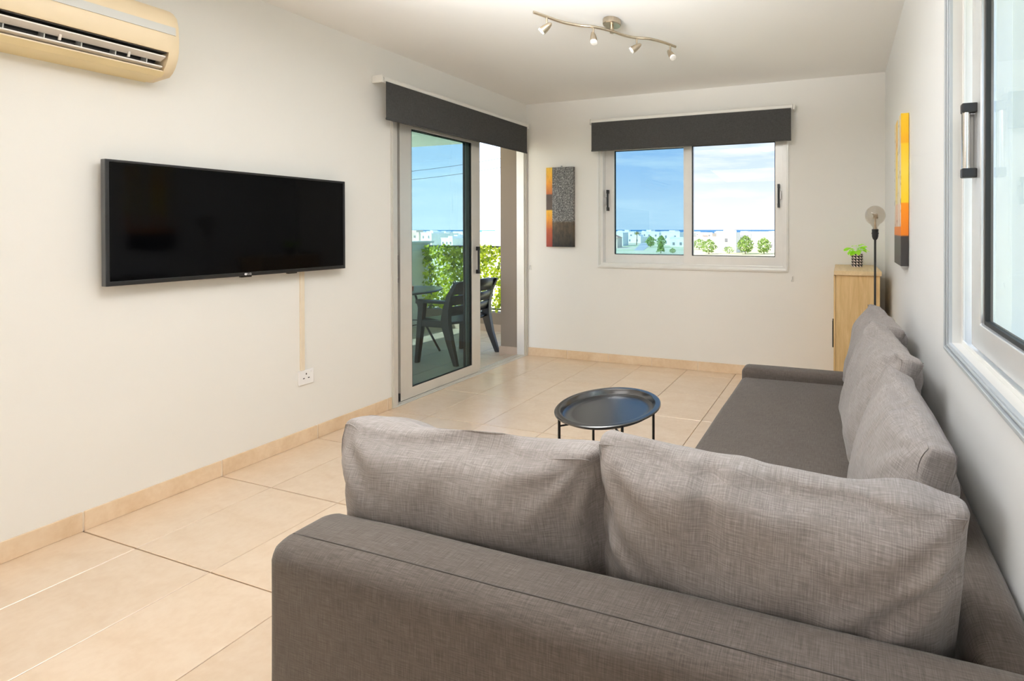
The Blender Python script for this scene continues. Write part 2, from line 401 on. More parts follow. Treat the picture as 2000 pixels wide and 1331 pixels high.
def thing(name, label, cat, loc, group=None):
    o = bpy.data.objects.new(name, None); COL.objects.link(o); o.location = loc; o.empty_display_size = 0.1
    return tag(o, label, cat, group)

def single(name, mb, mat, label, cat, loc, smooth=None, bevel=0, group=None, kind=None, bseg=2):
    ob = bpy.data.objects.new(name, mesh_of(name, mb, mat, smooth, bevel, loc, bseg)); COL.objects.link(ob); ob.location = loc
    return tag(ob, label, cat, group, kind)

def struct(name, mb, mat, smooth=None, bevel=0, loc=(0, 0, 0), label=None):
    ob = bpy.data.objects.new(name, mesh_of(name, mb, mat, smooth, bevel, loc)); COL.objects.link(ob); ob.location = loc
    ob['kind'] = 'structure'
    if label: ob['label'] = label
    return ob

def inst(name, me, parent, loc, rot=None, scale=None):
    ob = bpy.data.objects.new(name, me); COL.objects.link(ob); ob.parent = parent; ob.location = loc
    if rot: ob.rotation_euler = rot
    if scale: ob.scale = scale
    return ob

def box_uv(me):
    uvl = me.uv_layers.new(name='UVMap')
    for p in me.polygons:
        n = p.normal; ax = max(range(3), key=lambda i: abs(n[i]))
        i, j = ((1, 2), (0, 2), (0, 1))[ax]
        for li in p.loop_indices:
            c = me.vertices[me.loops[li].vertex_index].co; uvl.data[li].uv = (c[i] + ax * 0.37, c[j])

DOOR = lambda u, v, n: (XL + n, u, v)          # n: into the room
BACK = lambda u, v, n: (u, YB - n, v)
RIGHT = lambda u, v, n: (XR - n, u, v)

# ================================================================== STRUCTURE
WT = 0.22
DY0, DY1, DZ1 = 2.50, 3.940, 2.12              # door opening
WX0, WX1, WZ0, WZ1 = -2.245, -0.458, 0.925, 2.12   # back window opening
RY0, RY1, RZ0, RZ1 = 0.30, 1.592, 0.905, 2.12      # right window opening

# floor with separate tiles
floor = struct('floor', MB().box(XL - WT, XR + WT, YF - WT, YB + 0.02, -0.25, -0.008), M['grout'], label='polished beige floor tiles with thin brown joints')
def tile_mesh(name, w, d, h, mat, b=0.0016):
    mb = MB(); x, y = w / 2, d / 2
    vs = [(-x, -y, 0), (x, -y, 0), (x, y, 0), (-x, y, 0), (-x, -y, h - b), (x, -y, h - b), (x, y, h - b), (-x, y, h - b),
          (-x + b, -y + b, h), (x - b, -y + b, h), (x - b, y - b, h), (-x + b, y - b, h)]
    fs = [(0, 3, 2, 1), (8, 9, 10, 11)]
    for i in range(4):
        j = (i + 1) % 4; fs += [(i, j, 4 + j, 4 + i), (4 + i, 4 + j, 8 + j, 8 + i)]
    return mesh_of(name, mb.add(vs, fs), mat)
def lay_tiles(parent, x0, x1, y0, y1, ox, oy, mat, ztop, gap=0.0035, name='tile', size=TILE):
    cache = {}; k0 = math.floor((x0 - ox) / size); l0 = math.floor((y0 - oy) / size)
    k = k0
    while ox + k * size < x1 - 1e-6:
        a, b = max(x0, ox + k * size), min(x1, ox + (k + 1) * size); l = l0
        while oy + l * size < y1 - 1e-6:
            c, d = max(y0, oy + l * size), min(y1, oy + (l + 1) * size)
            if b - a > 0.02 and d - c > 0.02:
                key = (round(b - a, 4), round(d - c, 4))
                if key not in cache: cache[key] = tile_mesh(name, b - a - gap, d - c - gap, 0.01, mat)
                inst(name, cache[key], parent, ((a + b) / 2, (c + d) / 2, ztop - 0.01))
            l += 1
        k += 1
lay_tiles(floor, XL, XR, -1.6, YB, TX0, TY0, M['tile'], 0.0)
fr_ = MB().box(XL, XR, YF, -1.603, -0.01, 0.0)
o = part('tile_field', fr_, M['tile'], floor)

struct('ceiling', MB().box(XL - WT, XR + WT, YF - WT, YB + WT, ZC, ZC + 0.2), M['ceiling'], label='plain pale plaster ceiling')
wl_mb = MB().box(XL - WT, XL, YF, DY0, -0.02, ZC).box(XL - WT, XL, DY0, YB, DZ1, ZC).box(XL - WT, XL, DY1, YB, -0.02, DZ1)
struct('wall_left', wl_mb, M['wall'], label='cream painted wall with the television and balcony door')
wb_mb = MB().box(XL - WT, WX0, YB, YB + WT, -0.02, ZC).box(WX1, XR + WT, YB, YB + WT, -0.02, ZC).box(WX0, WX1, YB, YB + WT, -0.02, WZ0).box(WX0, WX1, YB, YB + WT, WZ1, ZC)
struct('wall_back', wb_mb, M['wall'], label='cream painted end wall with the sea view window')
wr_mb = MB().box(XR, XR + WT, YF, RY0, -0.02, ZC).box(XR, XR + WT, RY1, YB, -0.02, ZC).box(XR, XR + WT, RY0, RY1, -0.02, RZ0).box(XR, XR + WT, RY0, RY1, RZ1, ZC)
struct('wall_right', wr_mb, M['wall_daylit'], label='painted wall beside the sofa with cool daylight in its colour')
struct('wall_front', MB().box(XL - WT, XR + WT, YF - WT, YF, -0.02, ZC), M['wall'], label='cream wall behind the viewer')

# baseboards: tile strips with pale joints
def baseboard(name, axis, a0, a1, fixed, inward, org, label):
    h, th = 0.082, 0.010
    if axis == 'y':
        bk = MB().box(fixed, fixed + inward * 0.006, a0, a1, 0.001, h - 0.003)
    else:
        bk = MB().box(a0, a1, fixed, fixed + inward * 0.006, 0.001, h - 0.003)
    r = struct(name, bk, M['grout_pale'], label=label)
    k = math.floor((a0 - org) / TILE); cache = {}
    while org + k * TILE < a1 - 1e-6:
        a, b = max(a0, org + k * TILE), min(a1, org + (k + 1) * TILE)
        if b - a > 0.03:
            key = round(b - a, 4); L = (b - a - 0.006) / 2
            if key not in cache:
                mb = MB()
                if axis == 'y': mb.box(0, inward * th, -L, L, 0.0005, h)
                else: mb.box(-L, L, 0, inward * th, 0.0005, h)
                cache[key] = mesh_of('tile', mb, M['base_tile'], bevel=0.002)
            inst('tile', cache[key], r, (fixed, (a + b) / 2, 0) if axis == 'y' else ((a + b) / 2, fixed, 0))
        k += 1
    return r
baseboard('baseboard_left', 'y', -1.6, 2.488, XL, 1, TY0, 'beige tile skirting with pale joints under the television wall')
baseboard('baseboard_back', 'x', XL + 0.012, XR, YB, -1, TX0 + 0.1, 'beige tile skirting under the end wall')
baseboard('baseboard_right', 'y', 2.80, YB - 0.012, XR, -1, TY0, 'beige tile skirting beside the cabinet')

# ------------------------------------------------------------------ handles
def pull_handle(parent, tf, u, v0, v1, n, latch=True, w=0.018):
    mb = MB()
    mb.tube([tf(u, v0 + 0.008, n + 0.022), tf(u, v1 - 0.008, n + 0.022)], w * 0.5, 10)
    for a, b in ((v0, v0 + 0.034), (v1 - 0.034, v1)):
        p = [tf(u - w / 2, a, n), tf(u + w / 2, a, n), tf(u + w / 2, b, n), tf(u - w / 2, b, n), tf(u - w / 2, a, n + 0.03), tf(u + w / 2, a, n + 0.03), tf(u + w / 2, b, n + 0.03), tf(u - w / 2, b, n + 0.03)]
        mb.add(p, [(0, 3, 2, 1), (4, 5, 6, 7), (0, 1, 5, 4), (1, 2, 6, 5), (2, 3, 7, 6), (3, 0, 4, 7)])
    h = part('handle', mb, M['black'], parent, smooth=40, label='black pull handle')
    return h
def slab(tf, u0, u1, v0, v1, n0, n1):
    return MB().add([tf(u0, v0, n0), tf(u1, v0, n0), tf(u1, v1, n0), tf(u0, v1, n0), tf(u0, v0, n1), tf(u1, v0, n1), tf(u1, v1, n1), tf(u0, v1, n1)],
                    [(0, 3, 2, 1), (4, 5, 6, 7), (0, 1, 5, 4), (1, 2, 6, 5), (2, 3, 7, 6), (3, 0, 4, 7)])
def sash(parent, tf, u0, u1, v0, v1, w, n0, n1, glass, mat, gasket=0.007):
    wl_, wr, wb, wt = w
    s = part('sash', MB().ring(u0, u1, v0, v1, w, n0, n1, tf), mat, parent, bevel=0.003)
    gi = (u0 + wl_, u1 - wr, v0 + wb, v1 - wt); nm = (n0 + n1) / 2
    part('gasket', MB().ring(gi[0] - 0.001, gi[1] + 0.001, gi[2] - 0.001, gi[3] + 0.001, gasket, nm - 0.009, nm + 0.009, tf), M['gasket'], s)
    part('glass', slab(tf, gi[0] + 0.002, gi[1] - 0.002, gi[2] + 0.002, gi[3] - 0.002, nm - 0.003, nm + 0.003), glass, s)
    return s

# ------------------------------------------------------------------ balcony sliding door
door = bpy.data.objects.new('door_1', None); COL.objects.link(door); door.location = (XL, 3.22, 0); door['kind'] = 'structure'
door['label'] = 'silver aluminium sliding balcony door with green tinted glass, pushed half open'
fm = MB().ring(DY0 - 0.012, DY1 + 0.006, 0.0, DZ1, (0.03, 0.03, 0.004, 0.04), 0.0, 0.012, DOOR)
fm.ring(DY0 + 0.004, DY1 - 0.003, 0.001, DZ1 - 0.003, (0.034, 0.036, 0.006, 0.045), -0.082, 0.004, DOOR)
fm.ring(DY0 - 0.006, DY1, 0.0, DZ1 - 0.01, (0.008, 0.008, 0.004, 0.03), 0.012, 0.017, DOOR)
part('frame', fm, M['alu'], door, bevel=0.002)
tr_ = MB()
for n0 in (-0.080, -0.056, -0.044, -0.020): tr_.add(slab(DOOR, DY0 + 0.04, DY1 - 0.04, 0.006, 0.014, n0, n0 + 0.006).v, slab(DOOR, 0, 1, 0, 1, 0, 1).f)
part('track', tr_, M['alu'], door)
s_in = sash(door, DOOR, 2.575, 3.345, 0.016, 2.085, (0.095, 0.095, 0.075, 0.06), -0.046, -0.018, M['glass_green'], M['alu'])
pull_handle(s_in, DOOR, 3.305, 0.885, 1.122, -0.018)
part('roller_guide', slab(DOOR, 2.562, 2.576, 0.02, 0.075, -0.044, -0.020), M['black'], s_in)
s_out = sash(door, DOOR, 2.535, 3.300, 0.016, 2.085, (0.09, 0.085, 0.06, 0.06), -0.078, -0.050, M['glass_clear'], M['alu'])
pull_handle(s_out, DOOR, 2.552, 0.885, 1.085, -0.050)

# ------------------------------------------------------------------ back window
win = bpy.data.objects.new('window_1', None); COL.objects.link(win); win.location = (-1.35, YB, WZ0); win['kind'] = 'structure'
win['label'] = 'two-pane sliding aluminium window looking out to the sea'
fm = MB().ring(-2.261, -0.442, 0.907, 2.135, 0.028, 0.0, 0.014, BACK).ring(-2.250, -0.453, 0.918, 2.124, 0.008, 0.014, 0.020, BACK)
fm.ring(-2.243, -0.460, 0.927, 2.118, (0.038, 0.030, 0.028, 0.03), -0.12, 0.004, BACK)
part('frame', fm, M['alu_white'], win, bevel=0.002)
s1 = sash(win, BACK, -1.390, -0.478, 0.948, 2.09, (0.079, 0.078, 0.085, 0.06), -0.042, -0.006, M['glass_dimmed'], M['alu_white'])
h_ = pull_handle(s1, BACK, -0.524, 1.458, 1.659, -0.006)
part('latch', slab(BACK, -0.518, -0.500, 1.53, 1.60, -0.006, 0.012), M['latch'], s1, bevel=0.002, label='grey latch')
s2 = sash(win, BACK, -2.208, -1.315, 0.948, 2.09, (0.095, 0.075, 0.085, 0.06), -0.088, -0.050, M['glass_blue'], M['alu_white'])
pull_handle(s2, BACK, -2.172, 1.452, 1.653, -0.050)
part('latch', slab(BACK, -2.206, -2.186, 1.51, 1.585, -0.050, -0.03), M['latch'], s2, bevel=0.002, label='grey latch')

# ------------------------------------------------------------------ right window
rw = bpy.data.objects.new('window_2', None); COL.objects.link(rw); rw.location = (XR, 1.0, RZ0); rw['kind'] = 'structure'
rw['label'] = 'large white aluminium window close on the right beside the sofa'
fm = MB().ring(0.284, 1.610, 0.887, 2.14, 0.030, 0.0, 0.012, RIGHT).ring(0.289, 1.605, 0.892, 2.135, 0.010, 0.012, 0.022, RIGHT).ring(0.304, 1.590, 0.907, 2.12, 0.006, 0.012, 0.017, RIGHT)
part('architrave', fm, M['alu_sky'], rw, bevel=0.002)
fm = MB().ring(0.30, 1.592, 0.905, 2.122, (0.04, 0.012, 0.012, 0.04), -0.16, 0.004, RIGHT)
fm.ring(0.31, 1.580, 0.917, 2.11, (0.02, 0.012, 0.012, 0.02), -0.030, -0.024, RIGHT).ring(0.31, 1.580, 0.917, 2.11, (0.02, 0.012, 0.012, 0.02), -0.080, -0.074, RIGHT)
part('frame', fm, M['alu_white'], rw, bevel=0.002)
sr = sash(rw, RIGHT, 0.55, 1.500, 0.935, 2.10, (0.075, 0.085, 0.075, 0.06), -0.072, -0.032, M['glass_mint'], M['alu_mid'], 0.012)
mb = MB().tube([RIGHT(1.455, 1.44, -0.006), RIGHT(1.455, 1.60, -0.006)], 0.011, 12)
hh = part('handle', mb, M['chrome'], sr, smooth=40, label='silver pull handle with black ends')
mb = MB()
for a, b in ((1.415, 1.442), (1.598, 1.625)): mb.add(slab(RIGHT, 1.442, 1.468, a, b, -0.033, 0.006).v, slab(RIGHT, 0, 1, 0, 1, 0, 1).f)
part('handle_end', mb, M['black'], sr, bevel=0.004)
part('latch', slab(RIGHT, 1.476, 1.49, 1.42, 1.6, -0.032, -0.020), M['latch'], sr, bevel=0.002)
s3 = sash(rw, RIGHT, 0.335, 1.0, 0.935, 2.10, (0.075, 0.075, 0.075, 0.06), -0.122, -0.082, M['glass_mint'], M['alu_white'])

# ================================================================== BALCONY
bal = struct('balcony_floor', MB().box(-5.55, XL - WT, 0.5, 4.97, BF - 0.25, BF - 0.008), M['grout'], label='grey-beige balcony floor tiles outside the sliding door')
lay_tiles(bal, -5.42, XL - WT, 1.4, 4.83, -3.2, 1.2, M['balc_tile'], BF, gap=0.006)
part('sill', MB().box(XL - WT, XL - 0.080, DY0, DY1, BF - 0.02, 0.0), M['balc_tile'], bal)
struct('balcony_slab', MB().box(-5.75, XL - WT, 0.3, 4.97, 2.42, 2.62), M['render_white'], label='white soffit of the balcony above')
struct('balcony_wall_west', MB().box(-5.57, -5.42, 0.5, 4.97, BF, 1.09).box(-5.60, -5.39, 0.5, 5.0, 1.09, 1.12), M['render_white'], bevel=0.004, label='solid pale parapet at the far side of the balcony')
col = thing('balcony_column', 'taupe rendered column beside the open balcony door', 'column', (-3.28, 4.05, BF))
part('shaft', MB().box(-3.372, XL - 0.090, YB - 0.02, YB + WT, BF, 2.42), M['render'], col)
part('plinth', MB().box(-3.385, XL - 0.090, YB - 0.032, YB + WT, BF, 0.075), M['kerb_tile'], col, bevel=0.003)
kerb = struct('balcony_kerb', MB().box(-5.42, XL - WT, 4.84, 4.97, BF, 0.21), M['render'], label='low rendered kerb below the leafy screen')
cache_k = mesh_of('tile', MB().box(-0.222, 0.222, -0.006, 0.006, 0, 0.085), M['kerb_tile'], bevel=0.002)
for i in range(5): inst('tile', cache_k, kerb, (-5.19 + 0.45 * i, 4.834, BF))
rail = thing('balcony_railing', 'dark metal balcony railing behind the leaf screen', 'railing', (-4.4, 4.92, 0.2))
part('top_rail', MB().box(-5.42, -3.30, 4.885, 4.945, 1.035, 1.062), M['rail'], rail, bevel=0.006)
part('bottom_rail', MB().box(-5.42, -3.30, 4.90, 4.93, 0.235, 0.255), M['rail'], rail)
for i in range(6):
    x = -5.36 + i * 0.40; part('post', MB().box(x - 0.012, x + 0.012, 4.90, 4.93, 0.21, 1.04), M['rail'], rail)

# leafy artificial screen
random.seed(5)
def leaf_pts(c, n, up, L, W, fold):
    n = n.normalized(); s = n.cross(up).normalized(); t_ = s.cross(n).normalized()
    return [c, c + t_ * L * 0.45 + s * W * 0.5 + n * fold, c + t_ * L, c + t_ * L * 0.45 - s * W * 0.5 + n * fold, c + t_ * L * 0.5]
scr = thing('leaf_screen', 'green artificial ivy screen with small white flowers tied along the balcony railing', 'leaf screen', (-4.4, 4.86, 0.23))
mb = MB()
for i in range(5200):
    x = random.uniform(-5.40, -3.30); z = 0.25 + 0.80 * (1 - random.random() ** 1.35) if random.random() < 0.5 else random.uniform(0.25, 1.04)
    dens = noise.noise(Vector((x * 5, 0, z * 5)))
    if dens < -0.28 and random.random() < 0.75: continue
    c = Vector((x, 4.865 + random.uniform(-0.035, 0.03), z))
    n = Vector((random.gauss(0, 0.5), -1, random.gauss(0.1, 0.5))); up = Vector((random.gauss(0, 1), 0, random.gauss(-0.3, 1)))
    L = random.uniform(0.035, 0.06)
    p = leaf_pts(c, n, up, L, L * 0.8, random.uniform(0.003, 0.01))
    mb.add(p, [(0, 1, 4), (1, 2, 4), (2, 3, 4), (3, 0, 4)])
lv = part('foliage', mb, M['ivy'], scr); lv['kind'] = 'stuff'
mb = MB()
for i in range(150):
    c = Vector((random.uniform(-5.38, -3.32), 4.822 + random.uniform(-0.01, 0.02), 0.25 + 0.78 * random.random()))
    for k in range(5):
        a = k * 2 * PI / 5 + random.random()
        d = Vector((math.cos(a), -0.3, math.sin(a))); s = Vector((-math.sin(a), 0, math.cos(a)))
        mb.add([c, c + d * 0.008 + s * 0.005, c + d * 0.016, c + d * 0.008 - s * 0.005], [(0, 1, 2, 3)])
fl = part('flowers', mb, M['petal'], scr, label='small white flowers'); fl['kind'] = 'stuff'

# resin armchair on the balcony, facing the table
ch = thing('balcony_armchair', 'black resin armchair standing on the balcony behind the sliding door', 'chair', (-3.74, 3.75, BF))
Y0, Y1 = 3.49, 4.01
def leg_bar(pts, w, d):
    """tapered flat leg through (x, y, z) points; w across y, d along x"""
    mb = MB(); o = 0
    for i, (x, y, z) in enumerate(pts):
        ww = w[i] / 2; dd = d[i] / 2
        mb.v += [Vector((x - dd, y - ww, z)), Vector((x + dd, y - ww, z)), Vector((x + dd, y + ww, z)), Vector((x - dd, y + ww, z))]
        if i:
            for k in range(4): mb.f.append((o - 4 + k, o - 4 + (k + 1) % 4, o + (k + 1) % 4, o + k))
        o += 4
    mb.f += [(3, 2, 1, 0), (o - 4, o - 3, o - 2, o - 1)]
    return mb
for y, dy in ((Y0, -0.01), (Y1, 0.01)):
    part('leg', leg_bar([(-3.965, y + dy, BF), (-3.935, y, 0.30), (-3.905, y, 0.575)], [0.035, 0.045, 0.045], [0.04, 0.055, 0.065]), M['chair'], ch, bevel=0.006)
    part('leg', leg_bar([(-3.495, y + dy, BF), (-3.575, y, 0.20), (-3.625, y, 0.38), (-3.615, y, 0.50), (-3.575, y, 0.64), (-3.50, y, 0.765)], [0.03, 0.04, 0.045, 0.045, 0.04, 0.03], [0.045, 0.07, 0.095, 0.07, 0.055, 0.045]), M['chair'], ch, bevel=0.006)
    part('armrest', leg_bar([(-3.945, y, 0.555), (-3.945, y, 0.595)], [0.055] * 2, [0.05] * 2).box(-3.965, -3.56, y - 0.028, y + 0.028, 0.563, 0.593), M['chair'], ch, bevel=0.008)
    part('side_rail', MB().box(-3.93, -3.60, y - 0.018, y + 0.018, 0.335, 0.40), M['chair'], ch, bevel=0.006)
mb = MB(); nx, ny = 8, 8
for i in range(nx + 1):
    for j in range(ny + 1):
        a, b = i / nx, j / ny; mb.v.append(Vector((-3.955 + 0.35 * a, Y0 + 0.01 + (Y1 - Y0 - 0.02) * b, 0.415 - 0.03 * a - 0.02 * math.sin(PI * b))))
for i in range(nx):
    for j in range(ny): k = i * (ny + 1) + j; mb.f.append((k, k + 1, k + ny + 2, k + ny + 1))
seat_o = part('seat', mb, M['chair'], ch, smooth=60); sm = seat_o.modifiers.new('thick', 'SOLIDIFY'); sm.thickness = 0.022
for z0, z1 in ((0.44, 0.53), (0.545, 0.635), (0.65, 0.765)):
    mb = MB()
    for i in range(3):
        for j in range(11):
            b = j / 10; z = z0 + (z1 - z0) * i / 2
            px = -3.615 + max(0, (z - 0.42)) * 0.32 + 0.045 * math.sin(PI * b)
            mb.v.append(Vector((px, Y0 + (Y1 - Y0) * b, z + (0.012 * math.sin(PI * b) if z1 > 0.7 and i == 2 else 0))))
    for i in range(2):
        for j in range(10): k = i * 11 + j; mb.f.append((k, k + 1, k + 12, k + 11))
    sl = part('back_slat', mb, M['chair'], ch, smooth=60); sm = sl.modifiers.new('thick', 'SOLIDIFY'); sm.thickness = 0.018

# round balcony table
TBX, TBY, TBZ = -4.27, 3.585, 0.66
bt_ = thing('balcony_table', 'small round dark metal table on the balcony with splayed legs', 'table', (TBX, TBY, BF))
part('table_top', MB().lathe([(0.02, 0.0), (0.33, 0.0), (0.348, 0.006), (0.352, 0.016), (0.346, 0.024), (0.335, 0.022), (0.02, 0.020)], Matrix.Translation((TBX, TBY, TBZ - 0.022)), 48), plain('table_grey', (0.10, 0.12, 0.13), 0.18, ior=1.9), bt_, smooth=40)
for k in range(4):
    a = PI / 4 + k * PI / 2 + 0.25
    part('leg', MB().tube([(TBX + 0.10 * math.cos(a), TBY + 0.10 * math.sin(a), TBZ - 0.02), (TBX + 0.17 * math.cos(a), TBY + 0.17 * math.sin(a), 0.35), (TBX + 0.33 * math.cos(a), TBY + 0.33 * math.sin(a), BF + 0.005)], 0.010, 8), M['rail'], bt_, smooth=60)
part('leg_ring', MB().loop_tube([(TBX + 0.185 * math.cos(i * PI / 16), TBY + 0.185 * math.sin(i * PI / 16), 0.32) for i in range(32)], 0.006), M['rail'], bt_, smooth=60)
GX, GY = -4.07, 3.50
gl_ = thing('drinking_glass', 'tumbler with orange-red drink on the balcony table', 'glass', (GX, GY, TBZ))
part('tumbler', MB().lathe([(0.028, 0.001), (0.034, 0.10), (0.031, 0.10), (0.025, 0.006)], Matrix.Translation((GX, GY, TBZ)), 24, True, True), M['glass_clear'], gl_, smooth=60)
part('drink', MB().lathe([(0.0245, 0.008), (0.028, 0.055)], Matrix.Translation((GX, GY, TBZ)), 24), M['juice'], gl_, smooth=60)

# ================================================================== FURNITURE: SOFA
def rbox(x0, x1, y0, y1, z0, z1, r, seg=5, cuts=0.09, puff=0.0, seed=0):
    bm = bmesh.new()
    mb = MB().box(x0, x1, y0, y1, z0, z1)
    vs = [bm.verts.new(v) for v in mb.v]
    for f in mb.f: bm.faces.new([vs[i] for i in f])
    bmesh.ops.bevel(bm, geom=bm.edges[:], offset=r, segments=seg, profile=0.5, affect='EDGES', clamp_overlap=True)
    long_e = max(x1 - x0, y1 - y0, z1 - z0)
    for _ in range(3):
        es = [e_ for e_ in bm.edges if e_.calc_length() > cuts * 2]
        if es: bmesh.ops.subdivide_edges(bm, edges=es, cuts=1, use_grid_fill=True)
    if puff:
        bm.normal_update()
        for v in bm.verts:
            v.co += v.normal * puff * noise.noise(v.co * 4.0 + Vector((seed, seed * 2, 0)))
    out = MB(); bm.verts.index_update()
    out.v = [v.co.copy() for v in bm.verts]; out.f = [tuple(v.index for v in f.verts) for f in bm.faces]; bm.free()
    return out
sofa = thing('corner_sofa', 'grey-brown linen corner sofa with low backrests along the right wall', 'sofa', (-0.4, 1.6, 0))
def fab(name, mb, parent, mat='sofa', label=None):
    o = part(name, mb, M[mat], parent, smooth=180, label=label); box_uv(o.data); return o
ST = 0.605
fab('backrest', rbox(-1.185, 0.305, 0.665, 0.812, 0.05, ST, 0.040, puff=0.004, seed=1), sofa)
fab('backrest', rbox(0.200, 0.318, 0.80, 2.78, 0.05, ST - 0.015, 0.045, puff=0.004, seed=4), sofa)
fab('seat', rbox(-0.575, 0.205, 0.80, 2.675, 0.13, 0.402, 0.030, puff=0.003, seed=7), sofa)
fab('seat', rbox(-1.165, -0.565, 0.80, 1.36, 0.13, 0.395, 0.030, puff=0.003, seed=9), sofa)
fab('armrest', rbox(-0.578, 0.30, 2.668, 2.79, 0.05, 0.448, 0.030, puff=0.002, seed=11), sofa)
fab('base', rbox(-1.15, 0.30, 0.80, 1.34, 0.04, 0.15, 0.012).add(*(lambda b: (b.v, b.f))(rbox(-0.56, 0.30, 1.30, 2.68, 0.04, 0.15, 0.012))), sofa)
from mathutils.bvhtree import BVHTree
_bk = rbox(-1.185, 0.305, 0.665, 0.812, 0.05, ST, 0.040, puff=0.004, seed=1); _bvh = BVHTree.FromPolygons(_bk.v, _bk.f)
sp = []
for i in range(49):
    hit = _bvh.ray_cast(Vector((-1.155 + 1.445 * i / 48, 0.706, 1.0)), Vector((0, 0, -1)))
    if hit[0]: sp.append(hit[0] + Vector((0, 0, 0.0004)))
part('seam', MB().tube(sp, 0.0013, 6), M['seam'], sofa, smooth=60)
for x, y in ((-1.12, 0.73), (0.25, 0.73), (-1.12, 1.28), (-0.52, 2.72), (0.25, 2.72)):
    part('foot', MB().lathe([(0.022, 0.0), (0.026, 0.055)], Matrix.Translation((x, y, 0)), 14), M['black'], sofa, smooth=50)

def cushion(label, w, h, t, mat4, seed, sag=0.0, lean=None, ears=0.03, mat='cushion', wr=1.0, dents=(), folds=(), name='sofa_cushion'):
    """box cushion: local x = width, y = thickness, z = height; seams along the front and back outlines"""
    NX, NY, NZ = 44, 8, 30
    idx = {}; mb = MB()
    def shape(a, b, c):
        fa, fc = max(0, 1 - abs(a) ** 3.2), max(0, 1 - abs(c) ** 2.6)
        half = t / 2 * (0.30 + 0.70 * (fa * fc) ** 0.5)
        p = 9.0; m = max(abs(a), abs(c), 1e-6); rr = (abs(a) ** p + abs(c) ** p) ** (1 / p)
        k = m / rr if rr > 1e-6 else 1
        k = k + (1 - k) * 0.35
        x = a * k * w / 2; z = c * k * h / 2; y = b * half
        sb = 1 - b * b
        if abs(a) > 0.999: x += math.copysign(0.026 * math.sqrt(max(0, sb)) * (1 - c * c * 0.6), a)
        if abs(c) > 0.999: z += math.copysign(0.026 * math.sqrt(max(0, sb)) * (1 - a * a * 0.6), c)
        x *= 1 - 0.035 * (1 - abs(c) ** 2); z *= 1 - 0.03 * (1 - a * a)
        cn = (abs(a) * abs(c)) ** 7
        x += math.copysign(ears, a) * cn; z += math.copysign(ears * 0.7, c) * cn
        z -= sag * max(0, (c + 1) / 2) ** 2 * max(0, 1 - (a * 1.05) ** 2)
        q = Vector((x * 5.2 + seed, y * 6 + seed * 1.7, z * 5.2))
        am = wr * (0.010 + 0.010 * (abs(a) ** 4 + abs(c) ** 4) / 2)
        d = noise.noise(q) * am + noise.noise(q * 2.3 + Vector((3, 1, 5))) * am * 0.45
        # folds radiating from the corners
        for sa in (-1, 1):
            for sc in (-1, 1):
                dx, dz = (a - sa) * w / 2, (c - sc) * h / 2; r2 = math.hypot(dx, dz)
                if r2 < 0.24:
                    an = math.atan2(dz, dx); d += wr * 0.0065 * math.sin(an * 9 + seed * 3 + sa) * (1 - r2 / 0.24) * min(1, r2 / 0.03)
        for (da, dc, dr, dd) in dents:
            r2 = math.hypot((a - da) * w / 2, (c - dc) * h / 2)
            if r2 < dr: d -= dd * (0.5 + 0.5 * math.cos(PI * r2 / dr))
        for (a0, c0, a1, c1, fw, fd, side) in folds:
            if side * b < 0.5: continue
            P = Vector((a * w / 2, c * h / 2)); A_ = Vector((a0 * w / 2, c0 * h / 2)); B_ = Vector((a1 * w / 2, c1 * h / 2)); AB = B_ - A_
            tt_ = min(1, max(0, (P - A_).dot(AB) / AB.length_squared)); r2 = (P - (A_ + AB * tt_)).length
            fade = 1 - 0.6 * tt_
            if r2 < fw * 3: d += fd * fade * (-math.exp(-(r2 / fw) ** 2) + 0.45 * math.exp(-((r2 - fw * 1.7) / fw) ** 2))
        y += (1 if b >= 0 else -1) * d * min(1, abs(b) * 1.5)
        if abs(c) > 0.8: z += math.copysign(d * 0.7, c) * (abs(c) - 0.8) * 5
        if lean: y += lean * (c + 1) / 2 * (1 - a * a * 0.3)
        return Vector((x, y, z))
    def vid(i, j, k):
        key = (i, j, k)
        if key not in idx:
            idx[key] = len(mb.v)
            mb.v.append(mat4 @ shape(-1 + 2 * i / NX, -1 + 2 * j / NY, -1 + 2 * k / NZ))
        return idx[key]
    for i in range(NX):
        for k in range(NZ):
            for j in (0, NY): mb.f.append((vid(i, j, k), vid(i + 1, j, k), vid(i + 1, j, k + 1), vid(i, j, k + 1)))
    for i in range(NX):
        for j in range(NY):
            for k in (0, NZ): mb.f.append((vid(i, j, k), vid(i + 1, j, k), vid(i + 1, j + 1, k), vid(i, j + 1, k)))
    for k in range(NZ):
        for j in range(NY):
            for i in (0, NX): mb.f.append((vid(i, j, k), vid(i, j + 1, k), vid(i, j + 1, k + 1), vid(i, j, k + 1)))
    loc = mat4 @ Vector((0, 0, -h / 2))
    root = thing(name, label, 'cushion', loc, 'loose back cushions of the corner sofa')
    inv = mat4.inverted()
    me = mesh_of('cover', mb, M[mat], 180, 0, loc)
    uvl = me.uv_layers.new(name='UVMap')
    for p in me.polygons:
        n = inv.to_3x3() @ p.normal; ax = max(range(3), key=lambda q: abs(n[q])); i, j = ((1, 2), (0, 2), (0, 1))[ax]
        for li in p.loop_indices:
            c = inv @ (me.vertices[me.loops[li].vertex_index].co + loc); uvl.data[li].uv = (c[i] + seed, c[j] + ax * 0.31)
    ob = bpy.data.objects.new('cover', me); COL.objects.link(ob); ob.parent = root
    sub = ob.modifiers.new('smooth', 'SUBSURF'); sub.levels = 1; sub.render_levels = 1
    per = [(i, 0) for i in range(NX)] + [(NX, k) for k in range(NZ)] + [(i, NZ) for i in range(NX, 0, -1)] + [(0, k) for k in range(NZ, 0, -1)]
